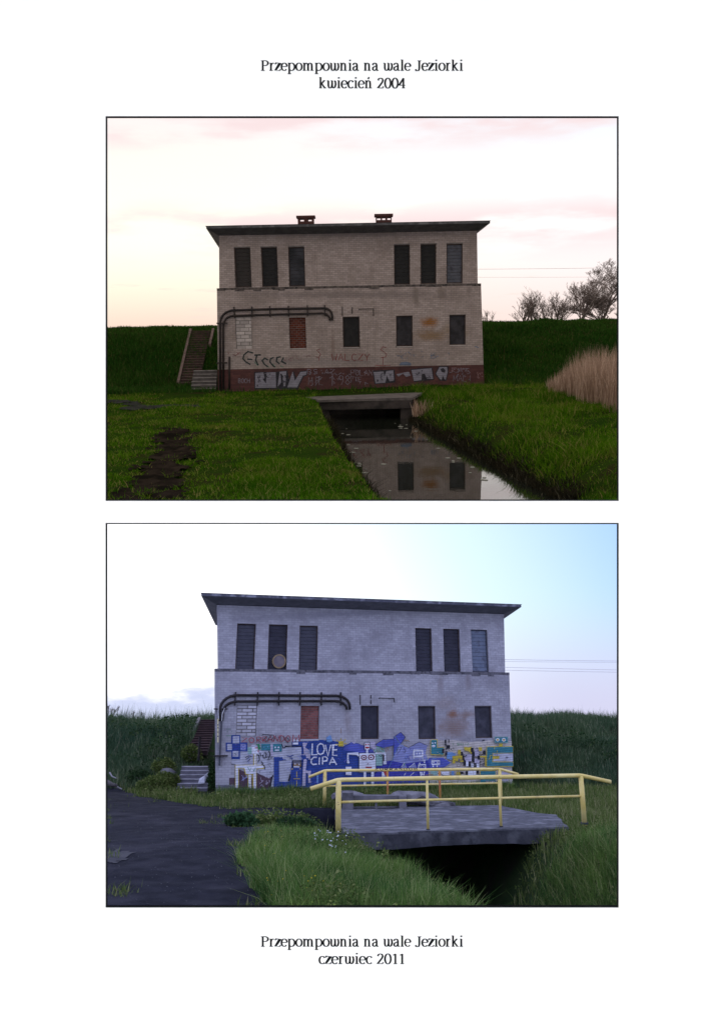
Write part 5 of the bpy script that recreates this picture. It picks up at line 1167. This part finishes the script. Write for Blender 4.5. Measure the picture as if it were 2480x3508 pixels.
zA, zB = at_y(B, 1112, 2640, c0[1])[2], at_y(B, 1716, 2634.5, c1[1])[2]
eA, eB = at_y(B, 1058, 2662.5, c0[1]-.1), at_y(B, 1775, 2653, c1[1])
rr, rtl, rtr = railing(c0, c1, zA, zB, [0, frac(1328, c0, c1), frac(1508, c0, c1), 1], (eA, eB), .052, .034, .068, .044, ((2754-2693.5)/(2754-2640), (2752-2683)/(2752-2634.5)), 'slimmer yellow railing along the far edge of the bridge', (1, 2))
# black scrawl on the far top rail
mb = MB(); x = 1285
for i, ch in enumerate('ZORRANDOM'):
    for s_ in SF[ch]:
        pts = [(x+p[0]*11, 2631.2+p[1]*7.0) for p in s_]; L, R = ribbon(pts, lambda a, b_: 1.7)
        for k_ in range(len(pts)-1):
            mb.quad(*[at_y(B, *q, c0[1]+(c1[1]-c0[1])*((q[0]-1112)/604)-.056) for q in (L[k_], R[k_], R[k_+1], L[k_+1])])
    x += 16.5
mb.build('scrawl', C['black'], B, rr['base'], rr, kind='stuff')
# ---- culvert headwall and rubble behind the far railing
hw = thing('culvert_headwall', B, (.5, 32.5, -4.6), 'dark culvert mouth with a stone lintel at the foot of the mural wall', 'culvert')
HW = rough_mat('headwall_stone', (.12, .115, .115), (.19, .18, .18), 2.5, .95, (.08, .075, .075), 1.4, .5, 16)
def bxp(name, x0, x1, y0_, y1_, yd, dep, mat, par):
    a, b_ = at_y(B, x0, y1_, yd), at_y(B, x1, y0_, yd); mb = MB(); mb.box((a[0], yd, a[2]), (b_[0], yd+dep, b_[2])); return mb.build(name, mat, B, hw['base'], par)
bxp('lintel', 1206, 1378, 2726, 2741, 31.6, .5, HW, hw); bxp('wing_wall', 1172, 1210, 2716, 2790, 31.4, .6, HW, hw); bxp('wing_wall', 1368, 1392, 2728, 2790, 31.4, .6, HW, hw)
bxp('pillar', 1285, 1292, 2742, 2790, 31.5, .3, HW, hw); bxp('ledge', 1240, 1390, 2744, 2748, 31.45, .2, HW, hw)
mb = MB(); mb.box((-.7, 32.2, -5.1), (2.0, 32.5, -3.45)); mb.build('mouth_shade', rough_mat('culvert_shade', (.012, .012, .013), (.02, .02, .02), 3, .95), B, hw['base'], hw)  # near-black sheet painted as the shade inside the culvert mouth
def rock(S, c, rx, ry, rz, mat, label, seed, name='stone', parent=None, group=None):
    bm = bmesh.new(); bmesh.ops.create_icosphere(bm, subdivisions=2, radius=1)
    for v in bm.verts:
        k_ = 1+.28*mnoise.noise(v.co*1.3+Vector((seed*3.1, 0, 0)))+.12*mnoise.noise(v.co*3.1+Vector((0, seed, 0)))
        v.co = Vector((v.co.x*rx*k_, v.co.y*ry*k_, max(v.co.z, -.5)*rz*k_))
    me = bpy.data.meshes.new(name); bm.to_mesh(me); bm.free(); me.materials.append(mat)
    return link(name, me, S, c, parent, label=label, cat='stone', group=group)
STN = rough_mat('rubble_stone', (.10, .095, .095), (.20, .19, .185), 2.6, .95, (.05, .048, .046), 1.6, .5, 14)
for i, (px, py, r_, lb) in enumerate(((1420, 2722, .55, 'grey rubble boulder left of the pale slab behind the far railing'), (1385, 2712, .35, 'small grey boulder nearest the culvert lintel'), (1455, 2735, .50, 'pale flat boulder in the middle of the rubble behind the railing'), (1500, 2748, .42, 'low pale stone at the right end of the rubble behind the railing'), (1190, 2716, .42, 'rounded grey boulder above the culvert left wing'))):
    c = at_y(B, px, py+10, 32.8); rock(B, c, r_*1.6, r_, r_*.42, STN, lb, i+2, group='rubble behind the far railing')

# ---- stairs
cb0 = at_z(B, 604, 2712, -3.5); cb1 = np.array([at_y(B, 711, 2712, cb0[1])[0], cb0[1], -3.5]); k = cb0[1]+2.1
ct0, ct1 = at_y(B, 626, 2624, k), at_y(B, 719, 2623, k); ct1[2] = ct0[2]
flight(B, 'concrete_staircase', cb0, cb1, ct0, ct1, 6, (rough_mat('pale_step', (.30, .29, .30), (.40, .39, .40), 3, .95, (.2, .19, .2), 2), rough_mat('shaded_riser', (.12, .115, .13), (.17, .16, .175), 3, .95), CSTEP), 'short grey concrete steps overgrown at the sides by the painted building')  # one concrete: treads paler, risers with shade put into the colour
bl, tl, tr = gp3(B, 640, 2600, gB, .3), gp3(B, 690, 2482, gB, .3), gp3(B, 748, 2480, gB, .3); br_ = bl+(tr-tl)
flight(B, 'brick_staircase', bl, br_, tl, tr, 14, (rough_mat('dark_brick_step', (.075, .045, .045), (.11, .065, .06), 3, .95), rough_mat('dark_brick_riser_shade', (.035, .024, .024), (.055, .035, .034), 3, .95), rough_mat('stringer_dark', (.10, .09, .09), (.15, .13, .12), 3)), 'dark red brick staircase half hidden in the embankment grass', [(bl+(tl-bl)*.55-np.array([.15, 0, 0]), tl-np.array([.15, 0, 0]), .18)])  # risers are the step brick, darkened to read as shaded
mb = MB(); p = at_y(B, 681, 2606, 43.0); mb.tube([p, p+np.array([0, 0, 1.15])], .06, 8); mb.build('fence_post', IRON, B, p, label='thin dark post standing beside the brick staircase', cat='post')
# torn white sheet lying on the steps
mb = MB(); gx, gz = 9, 9
cs = [(680, 2686), (684, 2671), (698, 2667), (710, 2652), (719, 2646), (718, 2658), (708, 2670), (701, 2684)]
mid_ = at_y(B, 702, 2668, cb0[1]+.55)
pts = [at_y(B, px, py, cb0[1]+.12+(2690-py)/48*1.0) for px, py in cs]; up_ = np.array([0, 0, .05])
mb.add(pts+[p+up_ for p in pts]+[mid_+np.array([0, 0, .16])], [tuple(range(7, -1, -1))]+[(i, (i+1) % 8, (i+1) % 8+8, i+8) for i in range(8)]+[(i+8, (i+1) % 8+8, 16) for i in range(8)])
mb.build('torn_sheet', rough_mat('white_plastic', (.42, .42, .44), (.55, .55, .57), 6, .7), B, mid_, label='torn white plastic sheet draped on the concrete steps', cat='plastic sheet')
# driftwood
for pts, r_, lb in (([(377, 2647), (385, 2660), (399, 2666)], .035, 'upper pale broken branch at the left edge of the asphalt'), ([(393, 2688), (405, 2698), (418, 2703)], .04, 'lower pale broken branch lying on the asphalt edge'), ([(366, 2678), (384, 2688), (400, 2691)], .10, 'dark rotten log between the two pale branches')):
    q = [at_y(B, px, py, 36.5-i*.4) for i, (px, py) in enumerate(pts)]; mb = MB(); mb.tube(q, [r_, r_*.9, r_*.6], 8)
    mb.build('broken_branch', rough_mat('pale_wood', (.20, .185, .18), (.28, .26, .25), 5, .9) if r_ < .1 else rough_mat('dark_wood', (.05, .042, .04), (.08, .07, .06), 5, .9), B, q[1], label=lb, cat='branch', group='broken branches at the left edge', smooth=True)
# ---- grass, weeds and bushes of the lower picture
GR_B = grass_mat('summer_grass', (.060, .135, .034), (.17, .27, .055), (.30, .31, .12), .8, .35, .70)
GR_B2 = grass_mat('embankment_grass', (.040, .085, .045), (.095, .14, .062), (.19, .20, .12), .16, .3, .80)
GR_B3 = grass_mat('fringe_grass', (.085, .135, .030), (.16, .20, .055), (.26, .24, .11), .6, .3, .70)
def ditch_d(p): return np.abs(p[:, 0]-(3.0+(20-p[:, 1])*.23))
deck_poly = [tuple(p[:2]) for p in top_in]
house_poly = [tuple((fB.P(-7.6, 0, .15))[:2]), tuple((fB.P(7.9, 0, .15))[:2]), (9.5, 55), (-9.6, 55)]
def ok(p, road=True):
    x_, y_ = ragged2(p[:, 0], p[:, 1])
    k = in_view(B, p, gB, 70, 'B') & ~in_poly(p[:, 0], p[:, 1], deck_poly) & ~in_poly(p[:, 0], p[:, 1], house_poly)
    k &= ~((ditch_d(p) < 1.2) & (p[:, 1] < 32.6)) & (p[:, 1]*math.cos(math.atan((2445-CY)/F))-2.2*math.sin(math.atan((2445-CY)/F)) > 10.75)
    if road: k &= ~in_poly(x_, y_, road_poly)
    return k
p = scatter(230000, -4, 10.5, 11.9, 22.5, .5); pt = bumps(p[:, 0], p[:, 1], .7, 61)+.5*bumps(p[:, 0], p[:, 1], 2.2, 62)
k = ok(p) & (RNG.uniform(0, 1, len(p)) < .75+.45*pt); p, pt = p[k], pt[k]
hh = np.clip(.26+.17*pt+RNG.normal(0, .10, len(p)), .05, .85)
x_, y_ = proj(B, np.stack([p[:, 0], p[:, 1], gB(p[:, 0], p[:, 1])], -1)); hh *= np.where((p[:, 1] > 18.0) & (x_ > 1120) & (x_ < 1300), .45, 1.0)
hh *= np.where((p[:, 1] > 17.5) & (x_ > 1300) & (x_ < 1800), .55, 1.0)*np.where((x_ < 1250) & (p[:, 1] < 18), 1.35, 1.0)
blades('grass', B, gB, p, hh, .015, GR_B, .6, 'tall lush grass on the near ditch banks')
p = scatter(110000, -14, 15, 20, 43, .3); k = ok(p); p = p[k]; pt = bumps(p[:, 0], p[:, 1], .8, 63)
blades('grass', B, gB, p, np.clip(.24+.13*pt+RNG.normal(0, .08, len(p)), .05, .7)*np.where((p[:, 0] < .5) & (p[:, 1] > 21) & (p[:, 1] < 31.5), .35, 1), .026, GR_B3, .4, 'rough grass between the asphalt and the painted wall')
p = np.stack([RNG.uniform(-30, 31, 215000), RNG.uniform(39.5, 61.5, 215000)], -1)
k = in_view(B, p, gB, 40, 'B') & ~in_poly(p[:, 0], p[:, 1], house_poly) & (gB(p[:, 0], p[:, 1]) > -3.42) & ~in_poly(p[:, 0], p[:, 1], [tuple(v[:2]) for v in (bl, br_, tr, tl)])
p = p[k]; pt = bumps(p[:, 0], p[:, 1], .35, 64)+.5*bumps(p[:, 0], p[:, 1], 1.2, 65)
blades('grass', B, gB, p, np.clip(.40+.30*pt+RNG.normal(0, .14, len(p)), .08, 1.3), .040, GR_B2, .42, 'tall dark grass covering the embankment')
p = np.stack([RNG.uniform(-26, 27, 9000), RNG.uniform(56, 61, 9000)], -1)
blades('grass', B, gB, p, np.clip(RNG.normal(.75, .25, 9000), .3, 1.7)*np.where(p[:, 0] < 0, 1.1, .8), .022, GR_B2, .25, 'wispy tall stems along the embankment crest')
p = np.stack([RNG.uniform(0, 1, 7000), RNG.uniform(.05, .5, 7000)], -1); w0, w1 = fB.P(lL(-3.4), 0), fB.P(lR(-3.4), 0)
p = (w0+(w1-w0)*p[:, :1]+fB.n*p[:, 1:])[:, :2]; p = p[ditch_d(p) > 0]
blades('grass', B, gB, p, np.clip(RNG.normal(.34, .12, len(p))+.12*bumps(p[:, 0], p[:, 1], .8, 9), .1, .8), .024, GR_B, .3, 'grass tufts along the foot of the painted wall')
# leafy plants: many small leaf faces round a few stems
def leafy(S, g, name, c, rx, ry, rz, n, leaf, mat, label, cat, group=None, seed=1, stem=True):
    rnd = np.random.default_rng(seed); c = np.array(c, float); z0 = float(g(c[0], c[1])); base = (c[0], c[1], z0)
    r = thing(name, S, base, label, cat, group)
    d = rnd.normal(0, 1, (n, 3)); d /= np.linalg.norm(d, axis=1)[:, None]; rad = rnd.uniform(.25, 1, n)**.5
    lump = 1+.35*bumps(d[:, 0]*2+d[:, 2], d[:, 1]*2, 1.3, seed)
    P_0 = np.stack([d[:, 0]*rx*rad*lump, d[:, 1]*ry*rad*lump, rz+d[:, 2]*rz*rad*lump], -1); P_0[:, 2] = np.maximum(P_0[:, 2], .03)
    u = rnd.normal(0, 1, (n, 3)); u /= np.linalg.norm(u, axis=1)[:, None]; w = np.cross(u, rnd.normal(0, 1, (n, 3))); w /= np.linalg.norm(w, axis=1)[:, None]
    L = leaf*rnd.uniform(.6, 1.4, n)[:, None]
    V = np.stack([P_0-u*L*.5, P_0+w*L*.28, P_0+u*L*.5, P_0-w*L*.28], 1).reshape(-1, 3); o = np.arange(n*4)
    f_ = link('foliage', mesh_fast('foliage', V, o, np.arange(n)*4, np.full(n, 4), mat), S, base, r, kind='stuff')
    if stem:
        mb = MB()
        for i in range(5):
            a = rnd.uniform(0, 6.28); q = np.array(base); e = q+np.array([math.cos(a)*rx*.6, math.sin(a)*ry*.6, rz*1.4]); mb.tube([q-np.array([0, 0, .05]), (q+e)/2+np.array([0, 0, .1]), e], [.03, .022, .01], 5, cap=False)
        mb.build('stem', BARK, S, base, r)
    return r
LF1 = grass_mat('bush_leaf', (.022, .048, .018), (.040, .075, .026), (.07, .10, .035), .9, .3, .8)
LF2 = grass_mat('pale_weed_leaf', (.070, .110, .026), (.125, .165, .040), (.19, .20, .07), .9, .3, .7)
LF3 = grass_mat('burdock_leaf', (.035, .080, .030), (.055, .11, .04), (.08, .13, .05), .9, .3, .8)
def gp(px, py): return on_ground(B, px, py, gB)
for i, (px, py, rx, rz, n, mt, nm, lb, ct) in enumerate((
    (768, 2714, .66, .62, 3000, LF1, 'bush', 'dark dense bush between the concrete steps and the white painted figure', 'bush'),
    (738, 2710, .45, .75, 1800, LF1, 'bush', 'dark bush hugging the right edge of the concrete steps', 'bush'),
    (570, 2706, .75, .42, 2000, LF2, 'weed_clump', 'yellow-green weed clump touching the left side of the concrete steps', 'weeds'),
    (520, 2716, .70, .36, 1700, LF2, 'weed_clump', 'wide low weed clump at the asphalt edge left of the steps', 'weeds'),
    (560, 2660, .60, .45, 1500, LF2, 'weed_clump', 'pale weed clump behind, above left of the steps', 'weeds'),
    (655, 2612, .60, .45, 1500, LF2, 'weed_clump', 'weed clump right behind the top of the concrete steps', 'weeds'),
    (480, 2690, .65, .34, 1300, LF1, 'weed_clump', 'dark weed clump beside the grey stone by the embankment foot', 'weeds'),
    (826, 2832, .48, .18, 900, LF3, 'burdock', 'broad-leaved green plant standing alone on the dark track', 'plant'),
    (1010, 2846, .55, .18, 1200, LF1, 'weed_clump', 'dark weed clump in front of the bridge railing end', 'weeds'),
    (925, 2822, .55, .12, 900, LF2, 'weed_clump', 'low weed clump on the verge between the two tracks', 'weeds'),
    (1185, 2848, .30, .26, 800, LF2, 'weed_clump', 'weed clump growing at the foot of the thick railing post', 'weeds'))):
    c = gp(px, py); leafy(B, gB, nm, c, rx, rx*.7, rz, n, .11 if nm != 'burdock' else .20, mt, lb, ct, 'weeds and bushes around the lower building' if nm != 'burdock' else None, i+3)
c = gp(578, 2668); rock(B, np.array(c)+np.array([0, -.2, .1]), .55, .4, .4, STN, 'grey stone lying among the weeds left of the steps', 31)
# broad weed leaves mixed into the near grass and along the embankment
def leaf_scatter(name, p, h, size, mat, label):
    n = len(p); z = gB(p[:, 0], p[:, 1])+h; c = np.stack([p[:, 0], p[:, 1], z], -1)
    u = RNG.normal(0, 1, (n, 3)); u[:, 2] *= .6; u /= np.linalg.norm(u, axis=1)[:, None]; w = np.cross(u, RNG.normal(0, 1, (n, 3))); w /= np.linalg.norm(w, axis=1)[:, None]
    L = (size*RNG.uniform(.5, 1.5, n))[:, None]; V = np.stack([c-u*L*.5, c+w*L*.24, c+u*L*.5, c-w*L*.24], 1).reshape(-1, 3)
    link(name, mesh_fast(name, V, np.arange(n*4), np.arange(n)*4, np.full(n, 4), mat), B, kind='stuff', label=label)
p = scatter(90000, -4, 9.5, 12.5, 24, .5); pt = bumps(p[:, 0], p[:, 1], 1.1, 71)+.6*bumps(p[:, 0], p[:, 1], 3.0, 72); k = ok(p) & (pt > .12); p, pt = p[k], pt[k]; pt = pt*np.where(ditch_d(p) > 3.6, 1.35, 1.0)
leaf_scatter('weed_leaves', p, RNG.uniform(.02, 1, len(p))**.8*(.20+.34*pt), np.full(len(p), .060), LF2, 'leafy weeds growing through the near grass')
p = np.stack([RNG.uniform(-30, 31, 70000), RNG.uniform(41, 60, 70000)], -1); pt = bumps(p[:, 0], p[:, 1], .33, 73)+.6*bumps(p[:, 0], p[:, 1], .9, 74)
k = in_view(B, p, gB, 40, 'B') & ~in_poly(p[:, 0], p[:, 1], house_poly) & (gB(p[:, 0], p[:, 1]) > -3.42) & (pt > .25) & (p[:, 1] < 54.5) & ~in_poly(p[:, 0], p[:, 1], [tuple(v[:2]) for v in (bl, br_, tr, tl)]); p, pt = p[k], pt[k]
leaf_scatter('weed_leaves', p, RNG.uniform(.05, 1, len(p))*(.35+.75*pt), np.full(len(p), .17), LF1, 'dark leafy weeds in drifts over the embankment')
p = scatter(26000, -11, 3, 26, 40, .2); pt = bumps(p[:, 0], p[:, 1], .9, 75); k = ok(p) & (pt > .1); p = p[k]
leaf_scatter('weed_leaves', p, RNG.uniform(.02, .38, len(p)), np.full(len(p), .09), LF2, 'leafy weeds along the verge under the painted wall')
p = scatter(60000, -11, 2, 13.2, 38, .4); x_, y_ = ragged2(p[:, 0], p[:, 1]); pt = bumps(p[:, 0], p[:, 1], 1.1, 81)+.5*bumps(p[:, 0], p[:, 1], 3.3, 82)
inner = in_poly(x_-.9, y_-.3, road_poly) & in_poly(x_+.9, y_+.3, road_poly) & in_poly(x_+.9, y_-.5, road_poly) & in_poly(x_-.9, y_+.5, road_poly)
k = in_view(B, p, gB, 40, 'B') & in_poly(x_, y_, road_poly) & (((pt > .55) & ~inner) | ((pt > .95) & (RNG.uniform(0, 1, len(p)) < .06))); p = p[k]
blades('grass', B, gB, p, RNG.uniform(.04, .22, len(p)), .020, GR_B3, .7, 'small tufts creeping over the asphalt edge')
# flowers
def flowers(px0, px1, py0, py1, n, r, mat, label, h0, h1, name):
    mb = MB()
    for i in range(n):
        q = gp(random.uniform(px0, px1), random.uniform(py0, py1)); z = q[2]+random.uniform(h0, h1); rr_ = r*random.uniform(.7, 1.3); k_ = random.random()*6
        c = [(q[0]+rr_*math.cos(k_+j*1.047), q[1]+rr_*math.sin(k_+j*1.047)*.6, z+rr_*.5*math.sin(j*2.1)) for j in range(6)]
        mb.add(c+[(q[0], q[1], z-rr_*.7), (q[0], q[1]-rr_*.2, z+rr_*.8)], [(j, (j+1) % 6, 7) for j in range(6)]+[((j+1) % 6, j, 6) for j in range(6)])
    mb.build(name, mat, B, kind='stuff', label=label)
YF = rough_mat('buttercup', (.75, .52, .02), (.85, .62, .03), 9, .7); WF = rough_mat('white_umbel', (.62, .62, .60), (.75, .75, .72), 9, .8)
flowers(1035, 1090, 3085, 3140, 16, .012, YF, 'cluster of yellow buttercups low in the near grass', .30, .5, 'flowers')
flowers(900, 1000, 2900, 3130, 22, .010, YF, 'scattered yellow buttercups along the asphalt edge', .25, .5, 'flowers')
flowers(1100, 1170, 3110, 3140, 6, .012, YF, 'few yellow buttercups near the bottom edge', .3, .5, 'flowers')
flowers(1075, 1205, 2935, 2995, 30, .016, WF, 'loose drift of white umbel flowers below the railing post', .35, .62, 'flowers')
# young sapling on the crest and power lines
bare_tree(B, tuple(at_y(B, 378, 2462, 60)), 1.3, .9, 'thin leafless sapling on the embankment crest at the left edge', 41, 4, 'bare_shrub', None, 2)
bare_tree(B, tuple(at_y(B, 475, 2462, 60)), .8, .9, 'tiny leafless sapling on the embankment crest further right', 44, 3, 'bare_shrub', None, 2)
g_ = 'power lines in the evening sky'
wire(B, (1500, 2255), (2300, 2265.5), 66, .04, 'topmost of the four power lines right of the painted building', .016, g_)
wire(B, (1500, 2263), (2300, 2269), 66.5, .04, 'second power line just under the topmost one', .013, g_)
wire(B, (1500, 2279), (2300, 2298), 66, .04, 'third power line from the top', .014, g_)
wire(B, (1500, 2290), (2300, 2305), 66.5, .04, 'lowest of the four power lines', .014, g_)
